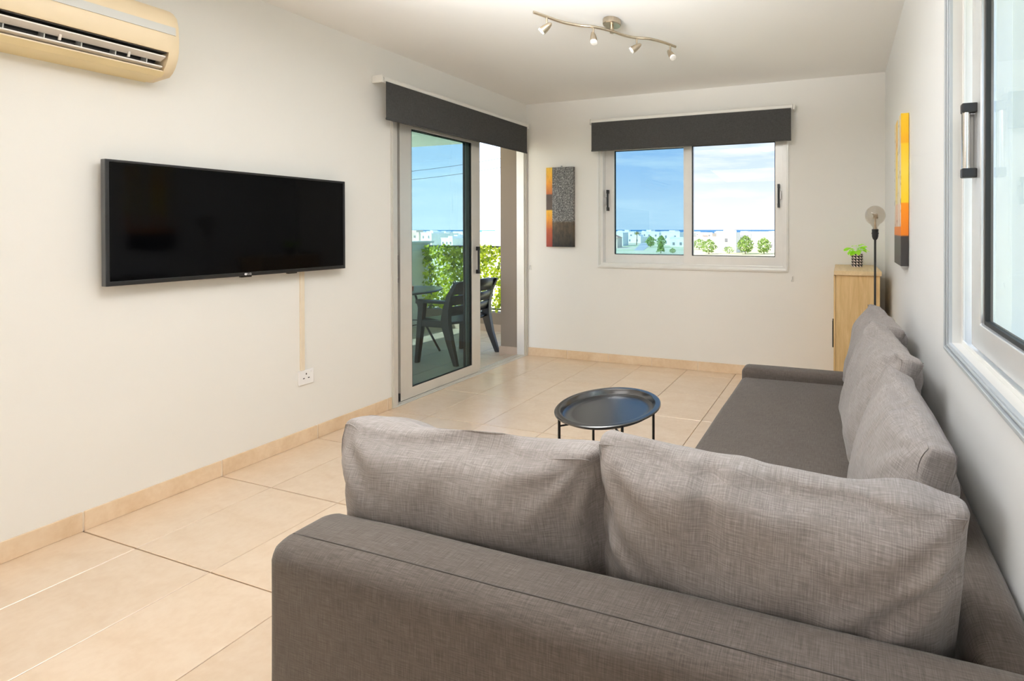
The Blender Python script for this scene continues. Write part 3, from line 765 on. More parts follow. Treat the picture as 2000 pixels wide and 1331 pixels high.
    for j in (0, NY):
        part('seam', MB().loop_tube([mb.v[vid(i, j, k)] for i, k in per], 0.0011, 6), M[mat], root, smooth=180)
    return root
def place(loc, rz=0, rx=0, ry=0):
    return Matrix.Translation(loc) @ Euler((rx, ry, rz), 'XYZ').to_matrix().to_4x4()
R_ = math.radians
cushion('grey linen back cushion at the left end of the near backrest, overhanging its end', 0.725, 0.43, 0.215, place((-0.865, 0.925, 0.566), R_(1.5), R_(9), R_(-1.3)), 1.3, sag=0.022, ears=0.006, wr=1.3, dents=((0.05, 0.9, 0.24, 0.014),), folds=((0.98, 0.92, 0.84, 0.45, 0.010, 0.012, -1), (-0.95, 0.5, -0.6, 0.1, 0.02, 0.008, -1), (-0.95, -0.2, -0.55, -0.4, 0.018, 0.007, -1)))
cushion('large grey linen back cushion on the near backrest, closest to the right wall', 0.68, 0.44, 0.215, place((-0.155, 0.915, 0.580), R_(-1.0), R_(8), R_(2.6)), 4.1, sag=0.006, ears=0.022, wr=1.3, dents=((-0.35, 0.55, 0.16, 0.010),), folds=((0.97, 0.62, 0.42, -0.02, 0.016, 0.020, -1), (-0.30, 0.95, -0.22, 0.15, 0.022, 0.009, -1), (-0.97, 0.45, -0.5, -0.1, 0.022, 0.010, -1), (-0.97, 0.0, -0.55, -0.35, 0.02, 0.008, -1)))
cushion('grey linen back cushion along the right wall, nearest of the three there', 0.62, 0.40, 0.215, place((0.146, 1.40, 0.583), R_(90 + 2), R_(15), R_(1)), 7.7, sag=0.0, ears=0.018, wr=1.4, folds=((-0.2, 0.95, -0.15, 0.2, 0.02, 0.008, 1),))
cushion('grey linen back cushion along the right wall, middle of the three there', 0.60, 0.44, 0.215, place((0.130, 1.93, 0.610), R_(90 + 5), R_(16), R_(1)), 9.2, sag=0.0, ears=0.018, wr=1.6, folds=((-0.9, 0.9, -0.4, 0.3, 0.02, 0.012, 1), (0.9, 0.9, 0.5, 0.2, 0.02, 0.012, 1)))
cushion('grey linen back cushion at the far end of the sofa beside the lamp', 0.58, 0.45, 0.22, place((0.145, 2.45, 0.608), R_(90 + 5), R_(15), R_(-1)), 12.5, sag=0.0, ears=0.012, wr=1.6)

# ================================================================== TRAY TABLE
CX, CY, TZ = -0.960, 1.765, 0.52
tt = thing('tray_table', 'round black metal tray table in the middle of the room', 'table', (CX, CY, 0))
RT = 0.222
part('tray', MB().lathe([(0.001, -0.024), (0.150, -0.024), (0.186, -0.0235), (0.190, -0.021), (0.196, -0.005), (0.199, -0.001), (0.206, 0.0), (0.219, -0.001), (RT, -0.004), (RT, -0.008), (0.208, -0.005), (0.201, -0.006), (0.194, -0.025), (0.188, -0.028), (0.001, -0.028)],
     Matrix.Translation((CX, CY, TZ)), 72), M['tray'], tt, smooth=35)
LEGP = [(CX + 0.203 * math.cos(a), CY + 0.203 * math.sin(a)) for a in (R_(217), R_(313), R_(44), R_(139))]
for x, y in LEGP:
    part('leg', MB().tube([(x, y, 0.0), (x, y, TZ - 0.008)], 0.0058, 10), M['black_metal'], tt, smooth=50)
def arc_bar(i, j, z):
    (x0, y0), (x1, y1) = LEGP[i], LEGP[j]
    return MB().tube([(x0, y0, z), ((x0 + x1) / 2, (y0 + y1) / 2, z - 0.0), (x1, y1, z)], 0.004, 8)
part('crossbar', arc_bar(0, 2, TZ - 0.062), M['black_metal'], tt, smooth=50)
part('crossbar', arc_bar(1, 3, TZ - 0.055), M['black_metal'], tt, smooth=50)
part('brace', MB().tube([(LEGP[1][0], LEGP[1][1], TZ - 0.085), (LEGP[1][0] - 0.05, LEGP[1][1] + 0.05, TZ - 0.056)], 0.004, 8), M['black_metal'], tt, smooth=50)
part('foot_bar', arc_bar(0, 3, 0.006), M['black_metal'], tt, smooth=50)
part('foot_bar', arc_bar(1, 2, 0.006), M['black_metal'], tt, smooth=50)

# ================================================================== TELEVISION
TY0_, TY1_, TZ0_, TZ1_ = 1.150, 2.133, 1.027, 1.574
tv = thing('television', 'large black flat television mounted on the cream wall', 'television', (XL, 1.64, TZ0_))
TVT = lambda u, v, n: (XL + n, u, v)
part('bezel', MB().ring(TY0_, TY1_, TZ0_, TZ1_, (0.012, 0.012, 0.020, 0.012), 0.030, 0.064, TVT), M['tv_bezel'], tv, bevel=0.003)
part('screen', slab(TVT, TY0_ + 0.010, TY1_ - 0.010, TZ0_ + 0.018, TZ1_ - 0.010, 0.034, 0.060), M['tv_screen'], tv)
part('rear_housing', slab(TVT, TY0_ + 0.06, TY1_ - 0.06, TZ0_ + 0.03, TZ1_ - 0.06, 0.012, 0.034), M['tv_bezel'], tv, bevel=0.006)
part('wall_bracket', slab(TVT, 1.44, 1.84, 1.15, 1.40, 0.0, 0.014), M['black_metal'], tv)
for y in (1.637, 1.849):
    part('mount_stub', slab(TVT, y - 0.022, y + 0.022, TZ0_ - 0.007, TZ0_ + 0.002, 0.035, 0.055), M['tv_bezel'], tv, bevel=0.002)
def text_mesh(s, size, ext=0.0005):
    cu = bpy.data.curves.new('lettering', 'FONT'); cu.body = s; cu.size = size; cu.extrude = ext; cu.align_x = 'CENTER'; cu.align_y = 'CENTER'
    ob = bpy.data.objects.new('lettering', cu); COL.objects.link(ob)
    dg = bpy.context.evaluated_depsgraph_get(); me = bpy.data.meshes.new_from_object(ob.evaluated_get(dg))
    bpy.data.objects.remove(ob); bpy.data.curves.remove(cu); return me
lm_ = text_mesh('LG', 0.0135); M['logo'] = plain('logo_silver', (0.75, 0.75, 0.76), 0.3); lm_.materials.append(M['logo'])
lo = bpy.data.objects.new('lettering', lm_); COL.objects.link(lo); lo.parent = tv
lo.matrix_local = Matrix.Translation(Vector((XL + 0.0645, 1.644, TZ0_ + 0.010)) - tv.location) @ Euler((PI / 2, 0, PI / 2), 'XYZ').to_matrix().to_4x4()
part('emblem', MB().lathe([(0.0058, 0), (0.0058, 0.001)], Matrix.Translation((XL + 0.064, 1.628, TZ0_ + 0.010)) @ Matrix.Rotation(PI / 2, 4, 'Y'), 20), M['logo'], tv, smooth=40)

# socket and trunking
so = thing('wall_socket', 'white three-pin wall socket below the television', 'socket', (XL, 1.945, 0.35))
part('plate', slab(DOOR, 1.905, 1.985, 0.350, 0.436, 0, 0.009), M['white_bright'], so, bevel=0.004)
for y, z, w_, h__ in ((1.944, 0.412, 0.005, 0.010), (1.931, 0.387, 0.009, 0.005), (1.957, 0.387, 0.009, 0.005)):
    part('pin_hole', slab(DOOR, y - w_ / 2, y + w_ / 2, z - h__ / 2, z + h__ / 2, 0.006, 0.0096), M['black'], so)
part('switch', slab(DOOR, 1.968, 1.978, 0.415, 0.428, 0.008, 0.012), M['white_bright'], so, bevel=0.001)
single('cable_trunking', slab(DOOR, 1.915, 1.936, 0.437, 1.12, 0, 0.012), M['conduit'], 'beige cable trunking running down from the television to the socket', 'cable cover', (XL, 1.925, 0.437), bevel=0.002)

# ================================================================== AIR CONDITIONER
A0, A1 = 0.46, 1.330
ac = thing('air_conditioner', 'aged cream wall air conditioner above the television', 'air conditioner', (XL, 0.9, 1.955))
ACT = lambda n, z, y: (XL + n, y, z)
prof = [(0, 2.272), (0.10, 2.272), (0.150, 2.258), (0.178, 2.230), (0.190, 2.190), (0.194, 2.120), (0.192, 2.072), (0.188, 2.062), (0.125, 2.062), (0.085, 2.03), (0.080, 1.985), (0.146, 1.985), (0.146, 1.980), (0.12, 1.962), (0, 1.950)]
part('casing', MB().prism(prof, A0, A1 - 0.040, ACT), M['ac_body'], ac, smooth=32)
endp = [(0, 2.272), (0.10, 2.272), (0.150, 2.258), (0.178, 2.230), (0.190, 2.190), (0.194, 2.120), (0.192, 2.072), (0.182, 2.035), (0.165, 2.003), (0.146, 1.980), (0.12, 1.962), (0, 1.950)]
mb = MB()
# end cap: rounded towards the outside
secs = [(A1 - 0.040, 1.0), (A1 - 0.018, 0.995), (A1 - 0.006, 0.97), (A1, 0.90)]; n_ = len(endp); c0 = Vector((0.0, 2.11))
for y, k in secs:
    for p in endp: mb.v.append(Vector(ACT((p[0]) * k, 2.11 + (p[1] - 2.11) * k, y)))
for s_ in range(len(secs) - 1):
    for i in range(n_): j = (i + 1) % n_; mb.f.append((s_ * n_ + i, s_ * n_ + j, (s_ + 1) * n_ + j, (s_ + 1) * n_ + i))
mb.f += [tuple(range(n_)), tuple(range((len(secs) - 1) * n_, len(secs) * n_))]
part('end_cap', mb, M['ac_body'], ac, smooth=32)
part('stripe', MB().add([ACT(0.1935, 2.178, A0), ACT(0.1935, 2.178, A1 - 0.02), ACT(0.1965, 2.142, A1 - 0.02), ACT(0.1965, 2.142, A0), ACT(0.187, 2.178, A0), ACT(0.187, 2.178, A1 - 0.02), ACT(0.187, 2.142, A1 - 0.02), ACT(0.187, 2.142, A0)],
     [(0, 1, 2, 3), (7, 6, 5, 4), (0, 4, 5, 1), (1, 5, 6, 2), (2, 6, 7, 3), (3, 7, 4, 0)]), M['ac_stripe'], ac, label='grey stripe across the front')
part('duct', MB().prism([(0.180, 2.060), (0.126, 2.060), (0.087, 2.029), (0.082, 1.988), (0.130, 1.988), (0.128, 1.990), (0.086, 1.991), (0.091, 2.027), (0.128, 2.056), (0.180, 2.057)], A0 + 0.002, A1 - 0.042, ACT), M['ac_dark'], ac)
part('underside', MB().prism([(0.147, 1.9795), (0.121, 1.9615), (0, 1.9495), (0, 1.9475), (0.122, 1.9595), (0.149, 1.9790)], A0, A1 - 0.035, ACT), M['ac_under'], ac)
for n0, z0, n1, z1 in ((0.182, 2.044, 0.147, 2.026), (0.158, 2.002, 0.110, 1.992)):
    part('louver', MB().prism([(n0, z0), (n0 + 0.002, z0 - 0.006), (n1, z1 - 0.004), (n1 - 0.002, z1 + 0.002)], A0 + 0.004, A1 - 0.048, ACT), M['ac_vane'], ac)
for k in range(9):
    y = A0 + 0.06 + k * 0.09
    part('vane', MB().prism([(0.150, 2.052), (0.11, 2.045), (0.095, 2.0), (0.14, 1.998)], y, y + 0.003, ACT), M['ac_stripe'], ac)
    if k % 2: part('louver_link', MB().prism([(0.166, 2.036), (0.160, 2.034), (0.150, 2.008), (0.157, 2.008)], y + 0.03, y + 0.036, ACT), M['ac_vane'], ac)

# ================================================================== BLINDS
def blind(label, tf, u0, u1, v0, v1, n, loc, chain_u):
    b = thing('roller_blind', label, 'blind', loc, 'grey roller blinds')
    part('fabric', slab(tf, u0, u1, v0 + 0.010, v1, n - 0.0006, n + 0.0006), M['blind'], b)
    part('hem_bar', MB().tube([tf(u0, v0 + 0.008, n), tf(u1, v0 + 0.008, n)], 0.008, 10, flat=(0.6, 1.0)), M['blind'], b, smooth=50)
    part('roller_tube', MB().tube([tf(u0 - 0.012, v1 + 0.014, n - 0.020), tf(u1 + 0.012, v1 + 0.014, n - 0.020)], 0.0215, 18), M['white_plastic'], b, smooth=50)
    for u, s in ((u0 - 0.016, -1), (u1 + 0.016, 1)):
        br = slab(tf, min(u, u + s * 0.012), max(u, u + s * 0.012), v1 - 0.012, v1 + 0.038, 0.0, n - 0.0)
        part('bracket', br, M['white_plastic'], b, bevel=0.003)
    return b
blind('grey roller blind rolled almost fully up above the sliding balcony door', DOOR, 2.386, 3.842, 2.020, 2.282, 0.09, (XL, 3.1, 2.02), 3.86)
blind('grey roller blind drawn a little way down over the sea view window', BACK, -2.276, -0.411, 2.008, 2.280, 0.09, (-1.35, YB, 2.008), -0.39)
for (tf, u, v, lab, loc) in ((BACK, -3.020, 0.888, 'small white cord cleat on the wall beside the balcony door', (-3.02, YB, 0.87)), (BACK, -0.407, 0.851, 'small white cord cleat on the wall below the window corner', (-0.407, YB, 0.83))):
    c_ = thing('cord_cleat', lab, 'cleat', loc)
    part('plate', slab(tf, u - 0.010, u + 0.010, v - 0.024, v + 0.024, 0, 0.005), M['white_plastic'], c_, bevel=0.002)
    part('hook', MB().tube([tf(u, v + 0.018, 0.004), tf(u, v + 0.02, 0.016), tf(u, v, 0.020), tf(u - 0.008, v - 0.02, 0.016)], 0.0025, 8), M['latch'], c_, smooth=60)

# ================================================================== WALL ART
single('canvas_painting', MB().box(-2.816, -2.510, YB - 0.034, YB - 0.002, 1.102, 1.884), M['canvas_grey'], 'narrow abstract canvas in grey, black and orange left of the window', 'painting', (-2.663, YB, 1.102), bevel=0.003, group='narrow canvases on the walls')
single('picture_hook', MB().box(-2.664, -2.652, YB - 0.012, YB - 0.001, 1.886, 1.902), M['latch'], 'tiny nail above the grey and orange canvas', 'nail', (-2.658, YB, 1.886))
single('canvas_painting', MB().box(XR - 0.040, XR - 0.002, 2.560, 2.860, 1.080, 1.870), M['canvas_birch'], 'narrow yellow and orange birch tree canvas hung on the right wall', 'painting', (XR, 2.71, 1.08), bevel=0.002, group='narrow canvases on the walls')

# ================================================================== CABINET, PLANT, LAMP
cb = thing('sideboard', 'light oak sideboard in the far right corner', 'cabinet', (0.1, 3.63, 0))
part('body', MB().box(-0.045, 0.246, 3.345, 3.935, 0.02, 0.952), M['oak'], cb, bevel=0.002)
part('top', MB().box(-0.058, 0.256, 3.330, 3.942, 0.952, 0.982), M['oak_top'], cb, bevel=0.002)
dr = part('door', MB().box(-0.060, -0.047, 3.352, 3.636, 0.06, 0.945), M['oak'], cb, bevel=0.001)
part('handle', MB().tube([(-0.068, 3.60, 0.38), (-0.068, 3.60, 0.58)], 0.006, 8), M['black_metal'], dr, smooth=50)
dr = part('door', MB().box(-0.060, -0.047, 3.640, 3.930, 0.06, 0.945), M['oak'], cb, bevel=0.001)
part('handle', MB().tube([(-0.068, 3.68, 0.38), (-0.068, 3.68, 0.58)], 0.006, 8), M['black_metal'], dr, smooth=50)
part('plinth', MB().box(-0.035, 0.24, 3.36, 3.93, 0.0, 0.022), M['oak'], cb)

PX, PY, PZ = 0.108, 3.74, 0.982
pl = thing('potted_plant', 'small green leafy plant in a black and white patterned pot on the sideboard', 'plant', (PX, PY, PZ))
mb = MB().lathe([(0.041, 0.0), (0.042, 0.004), (0.0435, 0.100), (0.040, 0.100), (0.039, 0.085)], Matrix.Translation((PX, PY, PZ)), 32, True, False)
po = part('pot', mb, M['pot'], pl, smooth=40)
uvl = po.data.uv_layers.new(name='UVMap')
for p in po.data.polygons:
    ca = math.atan2(p.center.y, p.center.x)
    for li in p.loop_indices:
        c = po.data.vertices[po.data.loops[li].vertex_index].co; a = math.atan2(c.y, c.x)
        while a - ca > PI: a -= 2 * PI
        while a - ca < -PI: a += 2 * PI
        uvl.data[li].uv = (a / (2 * PI), c.z / 0.1)
part('soil', MB().lathe([(0.001, 0.086), (0.0395, 0.086)], Matrix.Translation((PX, PY, PZ)), 24, False, False), M['soil'], pl)
lmb = MB(); L_, W_ = 0.060, 0.042; rows = 6
for i in range(rows + 1):
    s_ = i / rows; hw = W_ / 2 * math.sin(PI * min(1, s_ * 0.97 + 0.02)) ** 0.8; zz = -0.016 * s_ * s_ + 0.004
    lmb.v += [Vector((s_ * L_, -hw, zz + 0.004)), Vector((s_ * L_, 0, zz)), Vector((s_ * L_, hw, zz + 0.004))]
    if i:
        k = i * 3; lmb.f += [(k - 3, k - 2, k + 1, k), (k - 2, k - 1, k + 2, k + 1)]
leaf_me = mesh_of('leaf', lmb, M['leaf'], 180)
random.seed(11)
for i in range(20):
    a = random.uniform(0, 2 * PI); r = random.uniform(0.012, 0.045); z = random.uniform(0.115, 0.165)
    if i < 6: a = random.uniform(2.2, 4.2); r = random.uniform(0.035, 0.06); z = random.uniform(0.12, 0.15)
    b = Vector((r * math.cos(a), r * math.sin(a), z))
    part('stem', MB().tube([Vector((PX, PY, PZ + 0.08)), Vector((PX, PY, PZ)) + Vector((b.x * 0.5, b.y * 0.5, z * 0.85)), Vector((PX, PY, PZ)) + b], 0.0011, 5), M['leaf'], pl)
    inst('leaf', leaf_me, pl, b, (random.uniform(-0.5, 0.5), random.uniform(-0.5, 0.5), a + random.uniform(-0.7, 0.7)), (random.uniform(0.6, 1.0),) * 3)

LX, LY = 0.195, 3.05
lp = thing('floor_lamp', 'slim black floor lamp with a large bare smoked globe bulb', 'lamp', (LX, LY, 0))
BZ = 1.358
part('base', MB().lathe([(0.09, 0.0), (0.092, 0.006), (0.09, 0.014), (0.012, 0.018)], Matrix.Translation((LX, LY, 0)), 40), M['black_metal'], lp, smooth=40)
part('pole', MB().tube([(LX, LY, 0.012), (LX, LY, 1.22)], 0.0068, 12), M['black_metal'], lp, smooth=50)
part('socket', MB().lathe([(0.0085, 1.205), (0.015, 1.213), (0.0195, 1.228), (0.0195, 1.240), (0.0215, 1.242), (0.0215, 1.250), (0.0195, 1.252), (0.0205, 1.272), (0.016, 1.272)], Matrix.Translation((LX, LY, 0)), 28), M['black_metal'], lp, smooth=35)
prof = [(0.0145, 1.268 - BZ), (0.016, 1.285 - BZ)]
for k in range(1, 19):
    a = -PI / 2 + 0.34 + (PI - 0.34) * k / 18; prof.append((max(0.0005, 0.0615 * math.cos(a)), 0.0615 * math.sin(a)))
bu = part('bulb', MB().lathe(prof, Matrix.Translation((LX, LY, BZ)), 40, True, False), M['bulb'], lp, smooth=180, label='smoked glass globe bulb')
fil = []
for k in range(40):
    a = k * 0.9; fil.append((LX + 0.014 * math.cos(a) * (1 + 0.2 * math.sin(k)), LY + 0.014 * math.sin(a), BZ - 0.02 + 0.0008 * k))
part('filament', MB().tube(fil, 0.0022, 6), M['nickel'], bu, smooth=60)
part('filament_stem', MB().lathe([(0.010, -0.085), (0.006, -0.04), (0.004, -0.018), (0.001, 0.012)], Matrix.Translation((LX, LY, BZ)), 16), M['nickel'], bu, smooth=60)

# ================================================================== CEILING SPOTLIGHT BAR
FX, FY = -1.335, 2.500
sl_ = thing('ceiling_spotlight_bar', 'brushed nickel ceiling light with a wavy bar and four small spots', 'ceiling light', (FX, FY, ZC))
part('canopy', MB().lathe([(0.052, 0.0), (0.054, -0.004), (0.054, -0.030), (0.050, -0.035), (0.001, -0.036)], Matrix.Translation((FX, FY, ZC)), 40, True, False), M['nickel'], sl_, smooth=35)
BZ_ = 2.462
ctrl = [(-1.625, 2.150), (-1.595, 2.205), (-1.545, 2.300), (-1.475, 2.365), (-1.405, 2.405), (-1.335, 2.480), (-1.290, 2.560), (-1.235, 2.615), (-1.160, 2.655), (-1.095, 2.730), (-1.045, 2.820)]
def catmull(P, n):
    out = []
    for i in range(len(P) - 1):
        p0, p1, p2, p3 = P[max(i - 1, 0)], P[i], P[i + 1], P[min(i + 2, len(P) - 1)]
        for k in range(n):
            t_ = k / n
            out.append(tuple(0.5 * (2 * p1[d] + (p2[d] - p0[d]) * t_ + (2 * p0[d] - 5 * p1[d] + 4 * p2[d] - p3[d]) * t_ ** 2 + (3 * p1[d] - p0[d] - 3 * p2[d] + p3[d]) * t_ ** 3) for d in range(2)))
    out.append(P[-1]); return out
path = [(x, y, BZ_) for x, y in catmull(ctrl, 5)]
part('bar', MB().tube(path, 0.0085, 12), M['nickel'], sl_, smooth=50)
part('bar_mount', MB().lathe([(0.012, 2.455), (0.012, ZC - 0.034)], Matrix.Translation((FX, FY, 0)), 16), M['nickel'], sl_, smooth=50)
heads = [((-1.588, 2.218), (-0.75, -0.30, -0.75)), ((-1.405, 2.405), (0.25, -0.25, -1.0)), ((-1.228, 2.62), (-0.75, -0.35, -0.62)), ((-1.066, 2.778), (0.55, -0.25, -0.75))]
for (x, y), d in heads:
    d = Vector(d).normalized(); J = Vector((x, y, 2.405))
    hd = part('spot_head', MB().lathe([(0.004, -0.034), (0.010, -0.026), (0.0155, -0.008), (0.0195, 0.012), (0.0215, 0.034), (0.0205, 0.0345)], Matrix.Translation(J) @ d.to_track_quat('Z', 'Y').to_matrix().to_4x4(), 24), M['nickel'], sl_, smooth=40)
    part('bulb', MB().lathe([(0.0195, 0.032), (0.0215, 0.040), (0.019, 0.046), (0.001, 0.049)], Matrix.Translation(J) @ d.to_track_quat('Z', 'Y').to_matrix().to_4x4(), 24, True, False), M['lamp_face'], hd, smooth=40)
    part('stem', MB().tube([(x, y, BZ_), (x, y, 2.412)], 0.0055, 10), M['nickel'], hd, smooth=50)

# ================================================================== OUTSIDE: LAND, SEA, TOWN
single('sea', MB().box(-30000, 20000, 332.2, 45000, GZ - 1.5, GZ - 0.6), M['sea'], 'blue sea on the horizon beyond the town', 'sea', (0, 330, GZ - 0.6), kind='stuff')
single('field', MB().box(-900, 500, -60, 332, GZ - 1, GZ), M['field'], 'dry yellow-green fields below the window', 'field', (0, 0, GZ), kind='stuff')
rd = MB().add([(-80, 168, GZ), (-76, 168, GZ), (-112, 262, GZ), (-120, 262, GZ), (-80, 168, GZ + 0.08), (-76, 168, GZ + 0.08), (-112, 262, GZ + 0.08), (-120, 262, GZ + 0.08)],
              [(0, 3, 2, 1), (4, 5, 6, 7), (0, 1, 5, 4), (1, 2, 6, 5), (2, 3, 7, 6), (3, 0, 4, 7)])
single('road', rd, M['road'], 'pale road running between the fields towards the town', 'road', (-100, 215, GZ))
win_me = mesh_of('window', MB().box(-0.55, 0.55, -0.08, 0.08, -0.7, 0.7), M['house_win'])
def house(x, y, w, d, h, mat, label, rz=0.0, roof=False, upper=None, wins=3, group='white houses of the distant town'):
    r = thing('house', label, 'house', (x, y, GZ), group)
    mb = MB().box(x - w / 2, x + w / 2, y - d / 2, y + d / 2, GZ, GZ + h)
    mb.box(x - w / 2 - 0.15, x + w / 2 + 0.15, y - d / 2 - 0.15, y - d / 2 + 0.1, GZ + h - 0.05, GZ + h + 0.5)
    mb.box(x - w / 2 - 0.15, x - w / 2 + 0.1, y - d / 2, y + d / 2, GZ + h - 0.05, GZ + h + 0.5)
    if upper: mb.box(x + upper[0], x + upper[1], y - d / 4, y + d / 3, GZ + h, GZ + h + upper[2])
    part('walls', mb, mat, r)
    if roof:
        part('roof', MB().add([(x - w / 2 - .4, y - d / 2 - .4, GZ + h), (x + w / 2 + .4, y - d / 2 - .4, GZ + h), (x + w / 2 + .4, y + d / 2 + .4, GZ + h), (x - w / 2 - .4, y + d / 2 + .4, GZ + h), (x - w / 4, y, GZ + h + 1.6), (x + w / 4, y, GZ + h + 1.6)],
             [(0, 1, 5, 4), (1, 2, 5), (2, 3, 4, 5), (3, 0, 4), (0, 3, 2, 1)]), M['roof'], r)
    for fl_ in range(max(1, int(h // 3))):
        for k in range(wins):
            inst('window', win_me, r, (-w / 2 + w * (k + 0.5) / wins, -d / 2 - 0.02, 1.5 + fl_ * 3.0))
    r.rotation_euler = (0, 0, rz); return r
random.seed(21)
spans = [(-1.20, -0.80, 26), (-0.545, -0.335, 15), (-0.335, -0.125, 13)]
PLACED = [(-40.4, 165, 6.5), (-47.6, 172, 6), (-28, 195, 10), (-103, 192, 7), (-72, 215, 11), (-88, 203, 3.5), (-82.5, 203, 3.5), (-58, 185, 4.5), (-108, 230, 4), (-98, 215, 5), (-108, 238, 5), (-116, 258, 5)] + [(-78 - 38 * k / 14, 168 + 94 * k / 14, 4.5) for k in range(15)]
for a, b, n in spans:
    for i in range(n):
        for _try in range(60):
            y = random.uniform(215, 322) if a > -1 else random.uniform(190, 325)
            rr_ = a + (b - a) * (i + random.random()) / n
            w = random.uniform(8, 15)
            if all(math.hypot(rr_ * y - px_, y - py_) > pr_ + max(w, 9) * 0.66 for px_, py_, pr_ in PLACED): break
        else: continue
        PLACED.append((rr_ * y, y, max(w, 9) * 0.66))
        h = random.choice([3.4, 5.6, 6.2, 6.4]) + random.uniform(0, 0.6)
        up = (random.uniform(-3, -1), random.uniform(0.5, 3), random.uniform(0.8, 1.8)) if random.random() < 0.5 else None
        warm = random.random() < 0.12
        house(rr_ * y, y, w, random.uniform(8, 11), h, M['house_warm'] if warm else M['house'], 'far cream house in the seaside town' if warm else 'far white flat-roofed house in the seaside town', random.uniform(-0.25, 0.25), False, up, random.choice([2, 3]), 'cream houses of the distant town' if warm else 'white houses of the distant town')
house(-40.4, 165, 7.2, 9, 7.3, M['house'], 'nearest big white block in the right window pane', 0.05, False, (-1.5, 2.5, 0.9), 1, 'near white houses')
house(-47.6, 172, 6.0, 8, 3.2, M['house'], 'low white annex left of the big white block', 0.0, False, None, 1, 'near white houses')
house(-28.0, 195, 15, 9, 5.8, M['house'], 'long white house behind the round green trees', -0.1, False, (-4, 1, 1.5), 3, 'near white houses')
house(-103, 192, 8, 8, 4.6, M['house_warm'], 'terracotta roofed cream house at the left edge of the window', 0.2, True, None, 2, 'near cream houses')
house(-72, 215, 18, 9, 4.2, M['house'], 'long low white row house facing the green field', 0.05, False, None, 5, 'near white houses')

def tree(name, x, y, h, w, label, mat='tree', seed=0, group='trees outside the window', cone=False, trunk_h=0.25):
    random.seed(seed); r = thing(name, label, 'tree', (x, y, GZ), group)
    part('trunk', MB().tube([(x, y, GZ), (x + 0.1, y, GZ + h * 0.55)], [0.16, 0.08], 8), M['trunk'], r)
    mb = MB(); nb = 620
    for i in range(nb):
        u = random.random(); a = random.uniform(0, 2 * PI)
        zc = max(trunk_h * h, 0.14 * h) + (0.97 - max(trunk_h, 0.14)) * h * u
        rad = (w / 2) * ((1 - u) ** 0.8 if cone else math.sqrt(max(0.02, 1 - (2 * u - 0.9) ** 2)))
        rad *= (0.45 + 0.55 * random.random() ** 0.5) * (1 + 0.25 * noise.noise(Vector((a * 2, u * 4, seed))))
        c = Vector((x + rad * math.cos(a), y + rad * math.sin(a), GZ + zc))
        n = Vector((math.cos(a), math.sin(a), 0.5)) + Vector((random.gauss(0, .5), random.gauss(0, .5), random.gauss(0, .5)))
        L = h * random.uniform(0.07, 0.13)
        p = leaf_pts(c, n, Vector((random.gauss(0, 1), random.gauss(0, 1), random.gauss(0, 1))), L, L * 0.8, L * 0.15)
        mb.add(p, [(0, 1, 4), (1, 2, 4), (2, 3, 4), (3, 0, 4)])
    f = part('crown', mb, M[mat], r); f['kind'] = 'stuff'; return r
def palm(x, y, h, label):
    r = thing('palm_tree', label, 'tree', (x, y, GZ), 'trees outside the window')
    part('trunk', MB().tube([(x, y, GZ), (x + 0.3, y, GZ + h * 0.9)], [0.25, 0.18], 8), M['trunk'], r)
    mb = MB()
    for k in range(26):
        a = k * 2.4; el = 0.9 - 1.5 * (k / 26); pts = []
        for s_ in range(6):
            q = s_ / 5; pts.append(Vector((x + 0.3 + 2.1 * q * math.cos(a) * math.cos(el * 0.6), y + 2.1 * q * math.sin(a) * math.cos(el * 0.6), GZ + h * 0.9 + 2.0 * q * math.sin(el) - 1.1 * q * q)))
        sd = Vector((-math.sin(a), math.cos(a), 0)) * 0.28
        for s_ in range(5):
            w0 = math.sin(PI * (s_ / 5 * 0.9 + 0.1)); w1 = math.sin(PI * ((s_ + 1) / 5 * 0.9 + 0.1))
            mb.add([pts[s_] - sd * w0, pts[s_] + sd * w0, pts[s_ + 1] + sd * w1, pts[s_ + 1] - sd * w1], [(0, 1, 2, 3)])
    f = part('fronds', mb, M['palm'], r); f['kind'] = 'stuff'
tree('round_tree', -43.6, 150, 5.0, 5.6, 'bushy green tree left of the big white block', seed=1, cone=False, trunk_h=0.05)
tree('round_tree', -31.6, 153, 6.2, 5.6, 'tallest round green tree in the right window pane', seed=2, trunk_h=0.05)
tree('round_tree', -25.6, 155, 5.6, 5.0, 'light green tree touching the tallest round tree on its right', seed=3, trunk_h=0.05)
tree('shrub', -38.0, 156, 2.4, 5.0, 'low green shrub between the white block and the tallest tree', seed=4, trunk_h=0.02)
tree('round_tree', -61.2, 150, 4.2, 3.0, 'small pointed green tree in the field of the left pane', seed=5, cone=True, trunk_h=0.05)
tree('shrub', -57.5, 152, 1.8, 2.4, 'little shrub in the field right of the pointed tree', seed=6, trunk_h=0.02)
tree('round_tree', -88.0, 203, 5.2, 4.5, 'dark green tree in front of the white row houses, left of its pair', seed=7, trunk_h=0.1)
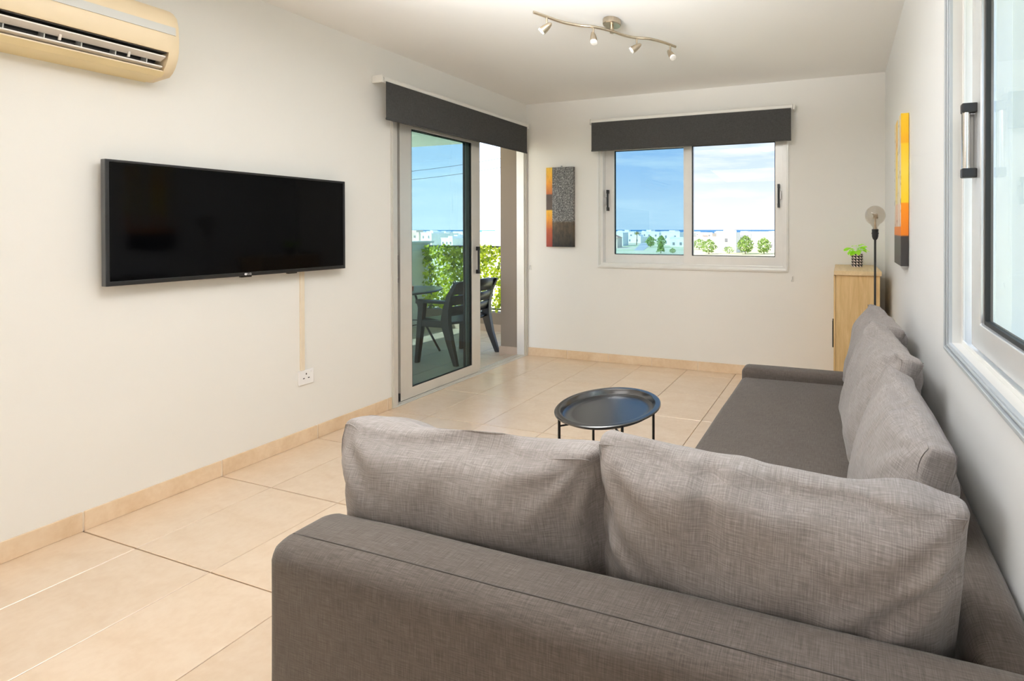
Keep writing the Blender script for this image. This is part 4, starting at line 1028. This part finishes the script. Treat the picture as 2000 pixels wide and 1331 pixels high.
tree('round_tree', -82.5, 203, 5.4, 4.2, 'dark green tree in front of the white row houses, right of its pair', seed=8, trunk_h=0.1)
tree('round_tree', -58.0, 185, 4.4, 7.0, 'wide green tree row at the left edge of the right pane', seed=9, trunk_h=0.05)
palm(-108.0, 230, 7.6, 'tan palm tree rising above the white roofs in the left pane')

# power lines
def wire(label, x0, z0, x1, z1, y):
    pts = [(x0 + (x1 - x0) * k / 12, y, z0 + (z1 - z0) * k / 12 - 0.8 * math.sin(PI * k / 12) * 0.5) for k in range(13)]
    single('power_line', MB().tube(pts, 0.012, 6), M['cable'], label, 'cable', ((x0 + x1) / 2, y, z0), group='power lines outside the balcony door')
for k_, (x_, nm) in enumerate(((-34.0, 'left'), (-13.6, 'right'))):
    pole = thing('utility_pole', 'wooden utility pole holding the ' + nm + ' ends of the power lines', 'pole', (x_, 22.1, GZ))
    part('shaft', MB().tube([(x_, 22.1, GZ), (x_, 22.1, 6.6)], [0.14, 0.10], 10), M['trunk'], pole, smooth=50)
    part('crossarm', MB().box(x_ - 0.06, x_ + 0.06, 21.6, 22.7, 5.95 if k_ else 4.7, 6.05 if k_ else 4.8), M['trunk'], pole)
wire('upper thin power line crossing the sky outside the balcony door', -34, 4.75, -13.6, 6.0, 22)
wire('lower thin power line crossing the sky outside the balcony door', -34, 4.25, -13.6, 5.5, 22.1)

# neighbouring white house seen through the right window
nb = thing('neighbour_house', 'white rendered house wall just outside the right window', 'building', (5.0, 3.0, GZ))
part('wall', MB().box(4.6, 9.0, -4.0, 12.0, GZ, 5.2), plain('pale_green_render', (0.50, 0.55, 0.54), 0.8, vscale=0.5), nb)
for y in (-1.2, 2.4, 6.0, 9.6):
    w_ = part('window', MB().ring(y - 0.6, y + 0.6, 0.6, 2.3, 0.07, 0, 0.05, lambda u, v, n: (4.6 - n, u, v)), M['alu_white'], nb)
    part('pane', MB().box(4.585, 4.595, y - 0.54, y + 0.54, 0.66, 2.24), plain('blue_grey_pane', (0.55, 0.62, 0.66), 0.15), w_)  # plain blue-grey panes
